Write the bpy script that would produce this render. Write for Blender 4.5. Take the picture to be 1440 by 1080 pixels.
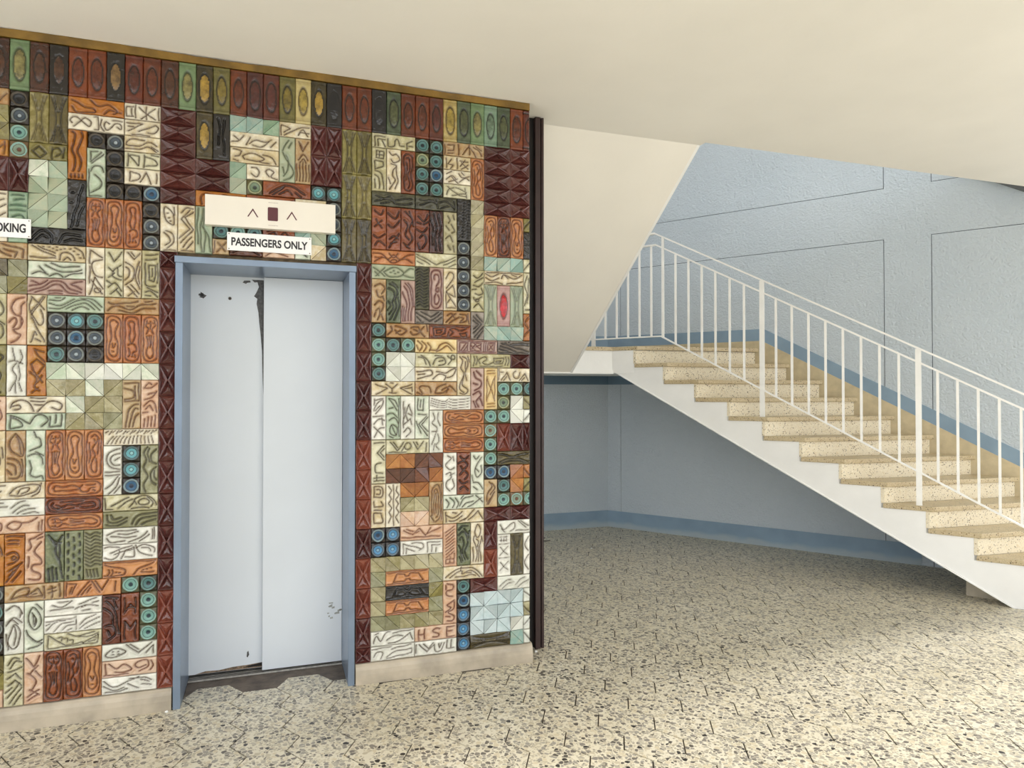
import bpy, bmesh, math, random
import numpy as np
from mathutils import Vector, Matrix

random.seed(7)
RNG = np.random.default_rng(11)
for o in list(bpy.data.objects):
    bpy.data.objects.remove(o, do_unlink=True)
scene = bpy.context.scene
COL = scene.collection

# ------------------------------------------------------------------ camera
CAM = Vector((1.160, -3.858, 1.563))
F_PX = 984.2
YAW, PITCH = math.radians(19.073), math.radians(0.774)
cd = bpy.data.cameras.new('camera')
cd.sensor_fit = 'HORIZONTAL'; cd.sensor_width = 36.0
cd.lens = F_PX / 1440.0 * 36.0
cd.clip_start = 0.05; cd.clip_end = 200
cam = bpy.data.objects.new('camera', cd); COL.objects.link(cam)
cam.location = CAM
cam.rotation_euler = (math.pi / 2 + PITCH, 0, -YAW)
scene.camera = cam

# ------------------------------------------------------------------ light
world = bpy.data.worlds.new('world'); scene.world = world
world.use_nodes = True
bg = world.node_tree.nodes['Background']
bg.inputs[0].default_value = (0.95, 0.975, 1.0, 1)
bg.inputs[1].default_value = 1.75
scene.view_settings.view_transform = 'Standard'
scene.view_settings.look = 'None'
scene.view_settings.gamma = 1.0
scene.view_settings.exposure = 0.58
scene.view_settings.use_curve_mapping = False
sund = bpy.data.lights.new('sun', 'SUN'); sund.energy = 4.4; sund.angle = math.radians(8)
sund.color = (1.0, 0.975, 0.94)
sun = bpy.data.objects.new('sun', sund); COL.objects.link(sun)
sun.location = (20, 3, 8)
el, az = math.radians(18.0), math.atan2(0.15, 1.0)
sun.rotation_euler = Vector((-math.cos(el) * math.cos(az), -math.cos(el) * math.sin(az), -math.sin(el))).to_track_quat('-Z', 'Y').to_euler()

# ------------------------------------------------------------------ helpers
def lin(c):
    out = []
    for v in c:
        v = v / 255.0
        out.append(v / 12.92 if v <= 0.04045 else ((v + 0.055) / 1.055) ** 2.4)
    return (out[0], out[1], out[2], 1.0)

class NT:
    def __init__(self, name):
        self.m = bpy.data.materials.new(name); self.m.use_nodes = True
        self.t = self.m.node_tree; self.n = self.t.nodes; self.n.clear()
        self.out = self.n.new('ShaderNodeOutputMaterial')
        self.b = self.n.new('ShaderNodeBsdfPrincipled')
        self.t.links.new(self.b.outputs[0], self.out.inputs[0])
    def new(self, t, **kw):
        nd = self.n.new(t)
        for k, v in kw.items(): setattr(nd, k, v)
        return nd
    def link(self, a, b): self.t.links.new(a, b)
    def set(self, k, v):
        if hasattr(v, 'is_output') or isinstance(v, bpy.types.NodeSocket): self.link(v, self.b.inputs[k])
        else: self.b.inputs[k].default_value = v
    def pos(self):
        return self.new('ShaderNodeNewGeometry').outputs['Position']
    def objco(self):
        return self.new('ShaderNodeTexCoord').outputs['Object']
    def noise(self, vec, scale, detail=2.0, rough=0.5):
        nd = self.new('ShaderNodeTexNoise'); nd.inputs['Scale'].default_value = scale
        nd.inputs['Detail'].default_value = detail; nd.inputs['Roughness'].default_value = rough
        if vec is not None: self.link(vec, nd.inputs['Vector'])
        return nd.outputs['Fac']
    def ramp(self, fac, stops, interp='LINEAR'):
        nd = self.new('ShaderNodeValToRGB'); cr = nd.color_ramp; cr.interpolation = interp
        while len(cr.elements) < len(stops): cr.elements.new(0.5)
        for e, (p, c) in zip(cr.elements, stops):
            e.position = p; e.color = c
        self.link(fac, nd.inputs[0]); return nd.outputs[0]
    def mix(self, fac, a, b):
        nd = self.new('ShaderNodeMix', data_type='RGBA')
        for sock, v in ((nd.inputs[0], fac), (nd.inputs[6], a), (nd.inputs[7], b)):
            if isinstance(v, bpy.types.NodeSocket): self.link(v, sock)
            else: sock.default_value = v
        return nd.outputs[2]
    def math(self, op, a, b=0.0):
        nd = self.new('ShaderNodeMath', operation=op)
        for sock, v in ((nd.inputs[0], a), (nd.inputs[1], b)):
            if isinstance(v, bpy.types.NodeSocket): self.link(v, sock)
            else: sock.default_value = v
        return nd.outputs[0]
    def bump(self, h, strength, dist):
        nd = self.new('ShaderNodeBump'); nd.inputs['Strength'].default_value = strength
        nd.inputs['Distance'].default_value = dist
        self.link(h, nd.inputs['Height']); self.link(nd.outputs[0], self.b.inputs['Normal'])

def plain(name, col, rough=0.5, var=0.06, scale=6.0, bump=0.0, bscale=60.0, spec=0.5, metal=0.0):
    k = NT(name); p = k.pos()
    a = lin(col); d = lin([max(0, v * (1 - var)) for v in col])
    n = k.noise(p, scale, 4.0)
    k.set('Base Color', k.ramp(n, [(0.35, d), (0.65, a)]))
    k.set('Roughness', rough); k.set('Specular IOR Level', spec); k.set('Metallic', metal)
    if bump > 0: k.bump(k.noise(p, bscale, 3.0), bump, 0.01)
    return k.m

def tag(o, label=None, cat=None, group=None, kind=None):
    if label: o['label'] = label
    if cat: o['category'] = cat
    if group: o['group'] = group
    if kind: o['kind'] = kind
    return o

def link(name, me, mat=None, parent=None, loc=None):
    o = bpy.data.objects.new(name, me); COL.objects.link(o)
    if mat is not None and me is not None:
        if len(me.materials) == 0: me.materials.append(mat)
    if parent is not None: o.parent = parent
    if loc is not None: o.location = loc
    return o

def empty(name, loc=(0, 0, 0)):
    o = bpy.data.objects.new(name, None); COL.objects.link(o); o.location = loc; return o

def mesh(name, v, f, smooth=False):
    me = bpy.data.meshes.new(name); me.from_pydata([tuple(map(float, p)) for p in v], [], f); me.update()
    if smooth: me.polygons.foreach_set('use_smooth', [True] * len(me.polygons))
    return me

def fixn(me):
    bm = bmesh.new(); bm.from_mesh(me); bmesh.ops.recalc_face_normals(bm, faces=bm.faces); bm.to_mesh(me); bm.free()
    return me

def box(name, a, b, mat, parent=None, bevel=0.0):
    x0, y0, z0 = a; x1, y1, z1 = b
    v = [(x0, y0, z0), (x1, y0, z0), (x1, y1, z0), (x0, y1, z0), (x0, y0, z1), (x1, y0, z1), (x1, y1, z1), (x0, y1, z1)]
    f = [(0, 3, 2, 1), (4, 5, 6, 7), (0, 1, 5, 4), (1, 2, 6, 5), (2, 3, 7, 6), (3, 0, 4, 7)]
    me = mesh(name, v, f)
    if bevel > 0: bev(me, bevel)
    return link(name, me, mat, parent)

def bev(me, w, seg=2):
    bm = bmesh.new(); bm.from_mesh(me)
    bmesh.ops.recalc_face_normals(bm, faces=bm.faces)
    bmesh.ops.bevel(bm, geom=list(bm.edges), offset=w, segments=seg, affect='EDGES', profile=0.6)
    bm.to_mesh(me); bm.free()

def prism(name, poly, vec, mat, parent=None, bevel=0.0):
    """poly: list of 3D points of one end, vec: extrusion."""
    n = len(poly); vec = Vector(vec)
    v = [Vector(p) for p in poly] + [Vector(p) + vec for p in poly]
    f = [tuple(range(n)), tuple(range(2 * n - 1, n - 1, -1))] + [(i, i + n, (i + 1) % n + n, (i + 1) % n) for i in range(n)]
    me = fixn(mesh(name, v, f))
    if bevel > 0: bev(me, bevel)
    return link(name, me, mat, parent)

# ------------------------------------------------------------------ materials
M = {}
M['ceiling'] = plain('ceiling_paint', (246, 243, 236), 0.75, 0.025, 1.2, 0.05, 40)
M['soffit'] = plain('soffit_paint', (245, 241, 232), 0.7, 0.02, 1.5, 0.05, 40)
M['white'] = plain('white_paint', (249, 249, 247), 0.6, 0.03, 3.0, 0.08, 30)
M['gold'] = plain('gold_plaster', (138, 106, 42), 0.45, 0.25, 9.0, 0.3, 40)
M['grout'] = plain('tile_grout', (122, 104, 78), 0.85, 0.25, 30.0, 0.3, 200)
M['plinth'] = plain('plinth_cement', (192, 180, 160), 0.45, 0.16, 7.0, 0.1, 40)
M['railing'] = plain('railing_paint', (251, 250, 246), 0.4, 0.03, 8.0)
M['frame'] = plain('frame_steel', (128, 144, 164), 0.30, 0.06, 5.0, 0.02, 10, metal=0.35)
M['door'] = plain('door_steel', (226, 233, 240), 0.38, 0.03, 1.3)
M['sill'] = plain('sill_metal', (186, 183, 176), 0.4, 0.2, 40.0, metal=0.2)
M['dark'] = plain('dark_gap', (22, 18, 17), 0.5, 0.2, 10.0)
M['cement'] = plain('dark_cement', (112, 100, 90), 0.7, 0.25, 14.0, 0.3, 60)
M['post'] = plain('brown_post_metal', (56, 36, 34), 0.4, 0.15, 12.0)
M['ochre'] = plain('ochre_skirting', (204, 188, 152), 0.4, 0.08, 12.0, 0.1, 60)
M['block'] = plain('footing_block', (196, 186, 165), 0.7, 0.1, 10.0)
M['joint'] = plain('floor_mortar', (96, 88, 76), 0.9, 0.2, 20.0)
M['panel'] = plain('indicator_panel', (236, 230, 218), 0.35, 0.02, 4.0)
M['sign'] = plain('sign_plastic', (242, 242, 242), 0.3, 0.01, 4.0)
M['maroon'] = plain('maroon_print', (88, 34, 44), 0.35, 0.05, 6.0)
M['ink'] = plain('black_print', (42, 40, 44), 0.5, 0.05, 6.0)
M['chip'] = plain('bare_steel', (92, 92, 92), 0.5, 0.35, 60.0)
M['smudge'] = plain('grey_smudge', (176, 180, 176), 0.6, 0.2, 80.0)
M['rust'] = plain('rust_edge', (150, 128, 104), 0.7, 0.4, 90.0)
M['screw'] = plain('screw_metal', (120, 112, 104), 0.35, 0.1, 20.0, metal=0.8)
M['ground'] = plain('outside_paving', (226, 223, 216), 0.8, 0.08, 3.0)

def stucco(name, col, dark):
    k = NT(name); p = k.pos()
    n = k.noise(p, 1.1, 4.0)
    k.set('Base Color', k.ramp(n, [(0.3, lin(dark)), (0.7, lin(col))]))
    k.set('Roughness', 0.55)
    h = k.math('ADD', k.noise(p, 55, 3.0, 0.6), k.math('MULTIPLY', k.noise(p, 18, 2.0), 0.6))
    k.bump(h, 0.8, 0.018)
    return k.m
M['blue'] = stucco('blue_stucco', (199, 209, 217), (191, 202, 211))
def skirtmat():
    k = NT('blue_band_paint'); p = k.pos()
    sp_ = k.new('ShaderNodeSeparateXYZ'); k.link(p, sp_.inputs[0])
    n = k.noise(p, 5.0, 4.0)
    f = k.ramp(k.math('ADD', sp_.outputs['Z'], k.math('MULTIPLY', k.math('SUBTRACT', n, 0.5), 0.09)), [(0.03, (1, 1, 1, 1)), (0.075, (0, 0, 0, 1))])
    c = k.ramp(n, [(0.3, lin((126, 150, 170))), (0.7, lin((136, 160, 180)))])
    k.set('Base Color', k.mix(k.math('MULTIPLY', f, 0.7), c, lin((176, 186, 188))))   # scuffed, mopped foot of the band
    k.set('Roughness', 0.5); return k.m
M['bluedark'] = skirtmat()
M['band'] = plain('dark_blue_band', (92, 118, 138), 0.5, 0.06, 4.0)
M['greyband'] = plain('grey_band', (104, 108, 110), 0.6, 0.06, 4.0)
M['groove'] = plain('wall_groove', (70, 80, 92), 0.8, 0.1, 10.0)

def terrazzo(name, base, chips, scale, thr, rough, base2=None, soft=0.03, warp=0.3):
    k = NT(name); p = k.pos()
    wn = k.new('ShaderNodeTexNoise'); wn.inputs['Scale'].default_value = scale * 0.5
    k.link(p, wn.inputs['Vector'])
    off = k.new('ShaderNodeVectorMath', operation='SCALE'); k.link(wn.outputs['Color'], off.inputs[0]); off.inputs['Scale'].default_value = warp / scale
    add = k.new('ShaderNodeVectorMath', operation='ADD'); k.link(p, add.inputs[0]); k.link(off.outputs[0], add.inputs[1])
    v1 = k.new('ShaderNodeTexVoronoi', feature='F1'); v1.inputs['Scale'].default_value = scale
    v1.inputs['Randomness'].default_value = 1.0
    k.link(add.outputs[0], v1.inputs['Vector'])
    sep = k.new('ShaderNodeSeparateColor'); k.link(v1.outputs['Color'], sep.inputs[0])
    col = k.ramp(sep.outputs[0], chips, 'CONSTANT')
    # chip radius differs per cell
    rad = k.math('MULTIPLY', k.math('ADD', k.math('MULTIPLY', sep.outputs[1], 0.75), 0.35), thr)
    inside = k.new('ShaderNodeMapRange'); inside.inputs['From Min'].default_value = -soft; inside.inputs['From Max'].default_value = soft
    k.link(k.math('SUBTRACT', rad, v1.outputs['Distance']), inside.inputs['Value'])
    n = k.noise(p, 1.6, 4.0)
    b = k.ramp(n, [(0.3, lin(base2 or base)), (0.7, lin(base))])
    f = k.noise(p, scale * 5, 2.0)
    b = k.mix(k.math('MULTIPLY', f, 0.25), b, lin([v * 0.8 for v in base]))
    k.set('Base Color', k.mix(inside.outputs[0], b, col))
    k.set('Roughness', rough)
    return k.m
def pebbles():
    k = NT('floor_terrazzo'); p = k.pos()
    mp = k.new('ShaderNodeMapping'); k.link(p, mp.inputs['Vector']); mp.inputs['Scale'].default_value = (1.0, 1.0, 1.0)
    n = k.noise(p, 1.3, 3.0)
    base = k.ramp(n, [(0.3, lin((214, 206, 182))), (0.7, lin((226, 220, 202)))])
    base = k.mix(k.math('MULTIPLY', k.noise(p, 160, 2.0), 0.35), base, lin((190, 178, 148)))
    out = base
    for scale, thr, prob, cols, seed in (
        (78.0, 0.055, 0.55, [(0.0, (196, 186, 162)), (0.3, (176, 168, 148)), (0.6, (158, 150, 132)), (0.85, (120, 112, 100))], 3.1),
        (45.0, 0.050, 0.72, [(0.0, (190, 180, 156)), (0.16, (204, 192, 164)), (0.30, (172, 165, 148)), (0.46, (152, 147, 136)), (0.62, (134, 128, 118)), (0.78, (112, 106, 97)), (0.88, (90, 84, 76)), (0.95, (48, 44, 42))], 0.0)):
        off = k.new('ShaderNodeVectorMath', operation='ADD'); k.link(mp.outputs[0], off.inputs[0]); off.inputs[1].default_value = (seed, seed * 2, seed)
        v1 = k.new('ShaderNodeTexVoronoi', feature='F1'); v1.inputs['Scale'].default_value = scale; k.link(off.outputs[0], v1.inputs['Vector'])
        v2 = k.new('ShaderNodeTexVoronoi', feature='DISTANCE_TO_EDGE'); v2.inputs['Scale'].default_value = scale; k.link(off.outputs[0], v2.inputs['Vector'])
        sep = k.new('ShaderNodeSeparateColor'); k.link(v1.outputs['Color'], sep.inputs[0])
        mr = k.new('ShaderNodeMapRange'); mr.inputs['From Min'].default_value = thr - 0.02; mr.inputs['From Max'].default_value = thr + 0.02
        k.link(k.math('SUBTRACT', v2.outputs['Distance'], k.math('MULTIPLY', sep.outputs[2], 0.05)), mr.inputs['Value'])
        rnd = k.new('ShaderNodeMapRange'); rnd.inputs['From Min'].default_value = 0.66; rnd.inputs['From Max'].default_value = 0.60
        k.link(v1.outputs['Distance'], rnd.inputs['Value'])
        have = k.math('LESS_THAN', sep.outputs[1], prob)
        m = k.math('MULTIPLY', k.math('MULTIPLY', mr.outputs[0], have), rnd.outputs[0])
        out = k.mix(m, out, k.ramp(sep.outputs[0], [(q, lin(c)) for q, c in cols], 'CONSTANT'))
    k.set('Base Color', out); k.set('Roughness', 0.34)
    return k.m
M['floor'] = pebbles()
M['tread'] = terrazzo('tread_terrazzo', (206, 190, 156),
    [(0.0, lin((206, 190, 156))), (0.45, lin((180, 160, 122))), (0.7, lin((140, 118, 84))), (0.9, lin((70, 58, 46)))],
    105.0, 0.5, 0.35, (192, 172, 134))
M['riser'] = terrazzo('riser_terrazzo', (242, 232, 208),
    [(0.0, lin((242, 232, 208))), (0.55, lin((222, 204, 164))), (0.74, lin((160, 140, 108))), (0.88, lin((92, 78, 62)))],
    105.0, 0.5, 0.4, (234, 221, 192))

# glazes --------------------------------------------------------------
# name: base, groove, tint, interior (only for ovals)
PAL = {
 'cr': ((234, 227, 206), (92, 58, 30), (208, 190, 148)),
 'cg': ((218, 214, 184), (74, 56, 30), (182, 174, 130)),
 'pg': ((218, 222, 204), (76, 64, 42), (182, 198, 172)),
 'wh': ((240, 238, 228), (104, 82, 58), (218, 219, 206)),
 'tn': ((214, 188, 142), (112, 66, 32), (190, 142, 84)),
 'pk': ((218, 190, 164), (138, 76, 50), (206, 164, 130)),
 'yl': ((222, 192, 130), (140, 88, 40), (226, 210, 160)),
 'or': ((204, 122, 64), (104, 44, 16), (228, 160, 100)),
 'og': ((196, 118, 30), (100, 48, 10), (214, 150, 60)),
 'ru': ((128, 62, 32), (50, 20, 12), (166, 88, 42)),
 'dr': ((98, 44, 26), (40, 16, 12), (134, 64, 32)),
 'dm': ((68, 34, 30), (28, 14, 14), (96, 50, 38)),
 'br': ((98, 48, 44), (50, 24, 22), (78, 36, 32)),
 'bm': ((84, 40, 36), (50, 24, 22), (104, 52, 44)),
 'bo': ((142, 72, 52), (70, 32, 24), (120, 56, 42)),
 'bk': ((30, 27, 26), (12, 11, 11), (52, 46, 42)),
 'gy': ((176, 164, 150), (52, 46, 42), (130, 118, 108)),
 'dg': ((98, 108, 76), (28, 32, 20), (146, 152, 112)),
 'dk': ((62, 62, 44), (22, 22, 16), (92, 90, 62)),
 'ov': ((134, 124, 62), (58, 48, 20), (172, 162, 92)),
 'lo': ((196, 184, 122), (96, 84, 42), (150, 138, 74)),
 'do': ((92, 80, 44), (36, 30, 16), (124, 112, 64)),
 'gn': ((128, 170, 138), (70, 100, 76), (166, 192, 160)),
 'gl': ((178, 198, 168), (110, 120, 90), (196, 202, 170)),
 'te': ((158, 196, 184), (90, 120, 108), (196, 208, 188)),
 'pb': ((206, 220, 222), (120, 130, 128), (188, 208, 210)),
 'wt': ((226, 228, 218), (130, 122, 104), (210, 214, 200)),
 'gs': ((150, 148, 106), (80, 74, 46), (186, 186, 150)),
 'gt': ((204, 196, 156), (110, 96, 66), (160, 152, 104)),
 'ot': ((206, 138, 64), (110, 60, 22), (176, 104, 42)),
 'bt': ((116, 62, 34), (60, 28, 14), (86, 44, 26)),
 'rb': ((216, 188, 172), (120, 52, 44), (200, 166, 150)),
}
def glaze(name, base, groove, tint, interior=None, rough=0.2, ringtint=None):
    k = NT('glaze_' + name)
    q = 1.0 if max(base) > 216 else 0.88
    base, tint, groove = [v * q for v in base], [v * q for v in tint], [v * 0.8 for v in groove]
    at = k.new('ShaderNodeAttribute'); at.attribute_name = 'zone'
    oi = k.new('ShaderNodeObjectInfo')
    p = k.pos()
    off = k.new('ShaderNodeVectorMath', operation='ADD')
    cmb = k.new('ShaderNodeCombineXYZ'); k.link(k.math('MULTIPLY', oi.outputs['Random'], 37.0), cmb.inputs[0])
    k.link(p, off.inputs[0]); k.link(cmb.outputs[0], off.inputs[1])
    n = k.noise(off.outputs[0], 30.0, 4.0, 0.65)
    fac = k.math('ADD', n, k.math('MULTIPLY', k.math('SUBTRACT', oi.outputs['Random'], 0.5), 0.34))
    b = k.ramp(fac, [(0.36, lin(base)), (0.66, lin(tint))])
    it = lin(interior) if interior else lin(groove)
    st = k.ramp(at.outputs['Fac'], [(0.0, (0, 0, 0, 1)), (0.5, (1, 1, 1, 1))])
    c = k.mix(st, b, lin(groove))
    if interior:
        st2 = k.ramp(at.outputs['Fac'], [(0.55, (0, 0, 0, 1)), (0.95, (1, 1, 1, 1))])
        n2 = k.ramp(n, [(0.35, it), (0.7, lin([v * 0.62 for v in interior]))])
        c = k.mix(st2, c, n2)
    k.set('Base Color', c)
    k.set('Roughness', k.math('ADD', k.math('MULTIPLY', n, 0.16), rough - 0.16)); k.set('IOR', 1.62)
    k.bump(k.noise(off.outputs[0], 55.0, 3.0), 0.55, 0.006)
    return k.m
G = {k: glaze(k, *v) for k, v in PAL.items()}
OVAL = {
 'green': ((132, 158, 112), (66, 72, 40), (112, 140, 98), (142, 134, 82)),
 'brown': ((62, 34, 24), (32, 16, 12), (92, 48, 28), (84, 50, 32)),
 'black': ((34, 28, 24), (14, 12, 12), (54, 40, 30), (78, 48, 30)),
 'blackt': ((30, 27, 24), (12, 12, 12), (44, 40, 34), (134, 104, 62)),
 'rust': ((104, 48, 24), (44, 18, 12), (136, 64, 28), (100, 46, 24)),
 'red': ((86, 36, 26), (38, 16, 14), (116, 50, 28), (84, 38, 26)),
 'purple': ((84, 40, 34), (38, 18, 16), (110, 52, 34), (88, 42, 36)),
 'goldk': ((62, 54, 30), (24, 22, 14), (92, 80, 44), (172, 140, 60)),
 'olive': ((110, 104, 54), (42, 36, 18), (140, 132, 74), (126, 110, 48)),
 'gold': ((190, 164, 92), (86, 66, 28), (214, 196, 136), (170, 148, 70)),
 'teal': ((112, 146, 122), (44, 56, 46), (140, 168, 142), (112, 136, 112)),
 'dgreen': ((72, 86, 64), (26, 30, 22), (98, 112, 84), (84, 90, 58)),
 'ink': ((26, 26, 30), (10, 10, 12), (40, 38, 40), (28, 28, 34)),
 'ruby': ((212, 178, 172), (120, 40, 42), (196, 150, 140), (206, 22, 34)),
}
GO = {k: glaze('oval_' + k, v[0], v[1], v[2], v[3], 0.18) for k, v in OVAL.items()}
DISC = {  # field, ring, gap, centre, dot
 'black': ((38, 31, 24), (70, 62, 50), (22, 20, 18), (30, 32, 36), (16, 16, 18)),
 'steel': ((46, 40, 34), (112, 118, 114), (30, 32, 34), (58, 70, 80), (150, 162, 168)),
 'blue': ((46, 40, 38), (118, 140, 146), (34, 48, 60), (38, 84, 118), (24, 40, 62)),
 'bright': ((44, 42, 42), (88, 108, 122), (34, 50, 68), (72, 130, 172), (120, 166, 190)),
 'teal': ((84, 84, 62), (128, 166, 154), (48, 78, 78), (112, 156, 146), (24, 44, 54)),
 'tealk': ((48, 45, 34), (90, 126, 120), (28, 42, 44), (74, 116, 116), (26, 38, 44)),
 'aqua': ((50, 48, 42), (76, 104, 106), (28, 46, 52), (92, 156, 164), (132, 182, 184)),
 'olive': ((88, 82, 50), (150, 156, 118), (66, 70, 48), (110, 130, 104), (44, 54, 50)),
 'brown': ((110, 88, 62), (132, 170, 160), (80, 66, 48), (120, 140, 122), (96, 58, 38)),
}
def discmat(name, cs):
    k = NT('glaze_disc_' + name)
    at = k.new('ShaderNodeAttribute'); at.attribute_name = 'zone'
    n = k.noise(k.pos(), 120.0, 3.0)
    f = k.math('ADD', at.outputs['Fac'], k.math('MULTIPLY', k.math('SUBTRACT', n, 0.5), 0.10))
    a, b, c, d, e = [lin(x) for x in cs]
    col = k.ramp(f, [(0.07, a), (0.13, b), (0.27, b), (0.33, c), (0.42, d), (0.68, d), (0.74, c), (0.84, e)])
    k.set('Base Color', col); k.set('Roughness', 0.14)
    k.bump(k.noise(k.pos(), 90.0, 2.0), 0.15, 0.004)
    return k.m
GD = {k: discmat(k, v) for k, v in DISC.items()}

# ------------------------------------------------------------------ floor of hexagonal terrazzo tiles
floor = box('floor', (-4.0, -9.0, -0.20), (10.5, 3.7, -0.006), M['joint'])
tag(floor, kind='structure')
P0 = np.array([1.763, -0.742]); B1 = np.array([0.2235, 0.1165]); B2 = np.array([0.012, -0.235])
# lattice point = right tip of a hexagon; flat edge a, tip run d, half height h
hd, hh = 0.0665, 0.1175
def hexpts(tip, gap=0.0005):
    ux = np.array([1.0, -0.006]); uy = np.array([-0.05, 1.0]); W = 0.2235
    a = W - hd
    c = tip - ux * (a / 2 + hd)
    pts = [(a / 2 + hd, 0), (a / 2, hh), (-a / 2, hh), (-a / 2 - hd, 0), (-a / 2, -hh), (a / 2, -hh)]
    return c, [np.array(ux * (px * (1 - gap / 0.13)) + uy * (py * (1 - gap / 0.118))) for px, py in pts]
def blocked(c):
    x, y = c
    if y > 3.62 or y < -8.8 or x < -3.9 or x > 10.4: return True
    if y > 0.13 and x < 2.6: return True
    if y > 0.045 and x < 0.74: return True
    if y > 0.045 and 1.56 < x < 2.5: return True
    d = np.array([x - 4.93, y - 3.58])
    if d @ np.array([0.819, 0.573]) > 0.16 and y > -1.6: return True
    return False
hexes = []
for i in range(-40, 60):
    for j in range(-60, 60):
        tip = P0 + i * B1 + j * B2
        c, pts = hexpts(tip)
        if blocked(c): continue
        hexes.append((c, pts))
fwd2 = np.array([math.sin(YAW), math.cos(YAW)]); rgt2 = np.array([math.cos(YAW), -math.sin(YAW)])
near, far = [], []
for c, pts in hexes:
    d = c - np.array([CAM.x, CAM.y]); z = d @ fwd2
    vis = z > 0.8 and abs((d @ rgt2) / z) < 0.80 and 1.563 / z * F_PX < 620
    (near if vis else far).append((z, c, pts))
near.sort(key=lambda t: t[0])
far += near[296:]; near = near[:296]
def hexmesh_data(pts, t=0.0):
    v, f = [], []
    for s, zz in ((1.0, -0.006), (1.0, -0.0004), (0.997, 0.0)):
        for p in pts: v.append((p[0] * s, p[1] * s, zz + t))
    for k in range(2):
        for i in range(6):
            a = k * 6 + i; b = k * 6 + (i + 1) % 6
            f.append((a, b, b + 6, a + 6))
    f.append(tuple(range(12, 18)))
    return v, f
v, f = hexmesh_data(near[0][2]); hexme = mesh('floor_tile', v, f); hexme.materials.append(M['floor'])
for z, c, pts in near:
    link('floor_tile', hexme, None, floor, (c[0], c[1], 0))
V, Fc = [], []
for z, c, pts in far:
    n0 = len(V)
    for p in v: V.append((p[0] + c[0], p[1] + c[1], p[2]))
    Fc += [tuple(i + n0 for i in q) for q in f]
fm = mesh('far_floor_tiles', V, Fc); ff = link('far_floor_tiles', fm, M['floor'], floor); tag(ff, kind='stuff')
# outside paving beyond the open front
tag(box('floor', (-30, -40, -0.25), (40, -9.0, -0.02), M['ground']), kind='structure')

# unseen dark wall added behind the camera to dim reflections in the glazes
tag(box('wall_unseen_block', (-30, -22.5, -0.02), (40, -22, 2.4), plain('unseen_block', (120, 112, 104), 0.8)), kind='structure')

# ------------------------------------------------------------------ walls and ceiling
ZC = 3.275
U = 0.08; ZB = 0.11; WR = 32.5 * U            # tile unit, tile bottom, right end of tiled wall
DX0, DX1, DTOP = 0.712, 1.594, 2.25            # lift frame outer
wl = empty('wall_left', (0, 0, 0)); tag(wl, kind='structure')
def wallbox(nm, a, b, m, par): return box(nm, a, b, m, par)
wallbox('wall_body', (-3.2, 0.012, 0.0), (DX0 + 0.01, 0.16, ZC), M['grout'], wl)
wallbox('wall_body', (DX1 - 0.01, 0.012, 0.0), (WR, 0.16, ZC), M['grout'], wl)
wallbox('wall_body', (DX0 + 0.01, 0.012, DTOP - 0.01), (DX1 - 0.01, 0.16, ZC), M['grout'], wl)
# uneven gold plaster strip along the top of the tiles
top = []
xs = np.linspace(-3.2, WR, 120)
ztop = ZC - 0.004 + 0.004 * np.sin(xs * 5.1) + RNG.normal(0, 0.0012, 120)
ztop = np.minimum(ztop, ZC - 0.001)
zlow = np.full(120, ZB + 39 * U + 0.003)
V = []
for x, a, b in zip(xs, zlow, ztop): V += [(x, -0.012, a), (x, -0.012, b), (x, 0.02, a), (x, 0.02, b)]
Fc = []
for i in range(119):
    p, q = 4 * i, 4 * i + 4
    Fc += [(p, q, q + 1, p + 1), (p + 1, q + 1, q + 3, p + 3), (p, p + 2, q + 2, q)]
tag(link('trim_1', fixn(mesh('trim_1', V, Fc)), M['gold']), kind='structure')
# lift shaft behind the tiled wall
sh = empty('wall_shaft'); tag(sh, kind='structure')
box('shaft_side', (WR - 0.16, 0.17, 0), (WR, 1.75, 6.4), M['white'], sh)
box('shaft_back', (-4.0, 1.75, 0), (WR, 1.9, 6.4), M['white'], sh)
box('shaft_rear', (0.55, 0.45, 0), (1.75, 0.55, 2.8), M['dark'], sh)
box('shaft_reveal', (0.55, 0.165, 0), (0.70, 0.45, 2.8), M['dark'], sh)
box('shaft_reveal', (1.61, 0.165, 0), (1.75, 0.45, 2.8), M['dark'], sh)
box('shaft_reveal', (0.55, 0.165, 2.29), (1.75, 0.45, 2.8), M['dark'], sh)

# rounded cement plinth under the tiles
def plinth(x0, x1):
    prof = [(0.012, 0.0), (-0.030, 0.0), (-0.030, 0.05), (-0.027, 0.075), (-0.021, 0.093), (-0.012, 0.104), (0.0, 0.108), (0.012, 0.108)]
    V, Fc = [], []; n = len(prof); xs = np.linspace(x0, x1, 14)
    for x in xs:
        for y, z in prof: V.append((x, y + (0.0016 * math.sin(x * 9) if y < 0 else 0), z))
    for i in range(len(xs) - 1):
        for j in range(n):
            a = i * n + j; b = i * n + (j + 1) % n
            Fc.append((a, b, b + n, a + n))
    Fc += [tuple(range(n)), tuple(range(len(V) - 1, len(V) - n - 1, -1))]
    me = fixn(mesh('baseboard_left', V, Fc)); return me
for a, b in ((-3.2, DX0 - 0.006), (DX1 + 0.006, WR + 0.012)):
    tag(link('baseboard_left', plinth(a, b), M['plinth']), kind='structure')

# ceiling slab, its edge over the stair well
tag(box('ceiling', (-4.0, -4.7, ZC), (8.8, 0.205, ZC + 0.34), M['ceiling']), kind='structure')
ce = box('ceiling', (-4.0, 0.205, ZC), (3.962, 0.262, ZC + 0.34), M['ceiling']); tag(ce, kind='structure')
tag(box('ceiling', (-4.0, -4.7, 6.4), (8.8, 4.2, 6.6), M['ceiling']), kind='structure')

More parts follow.
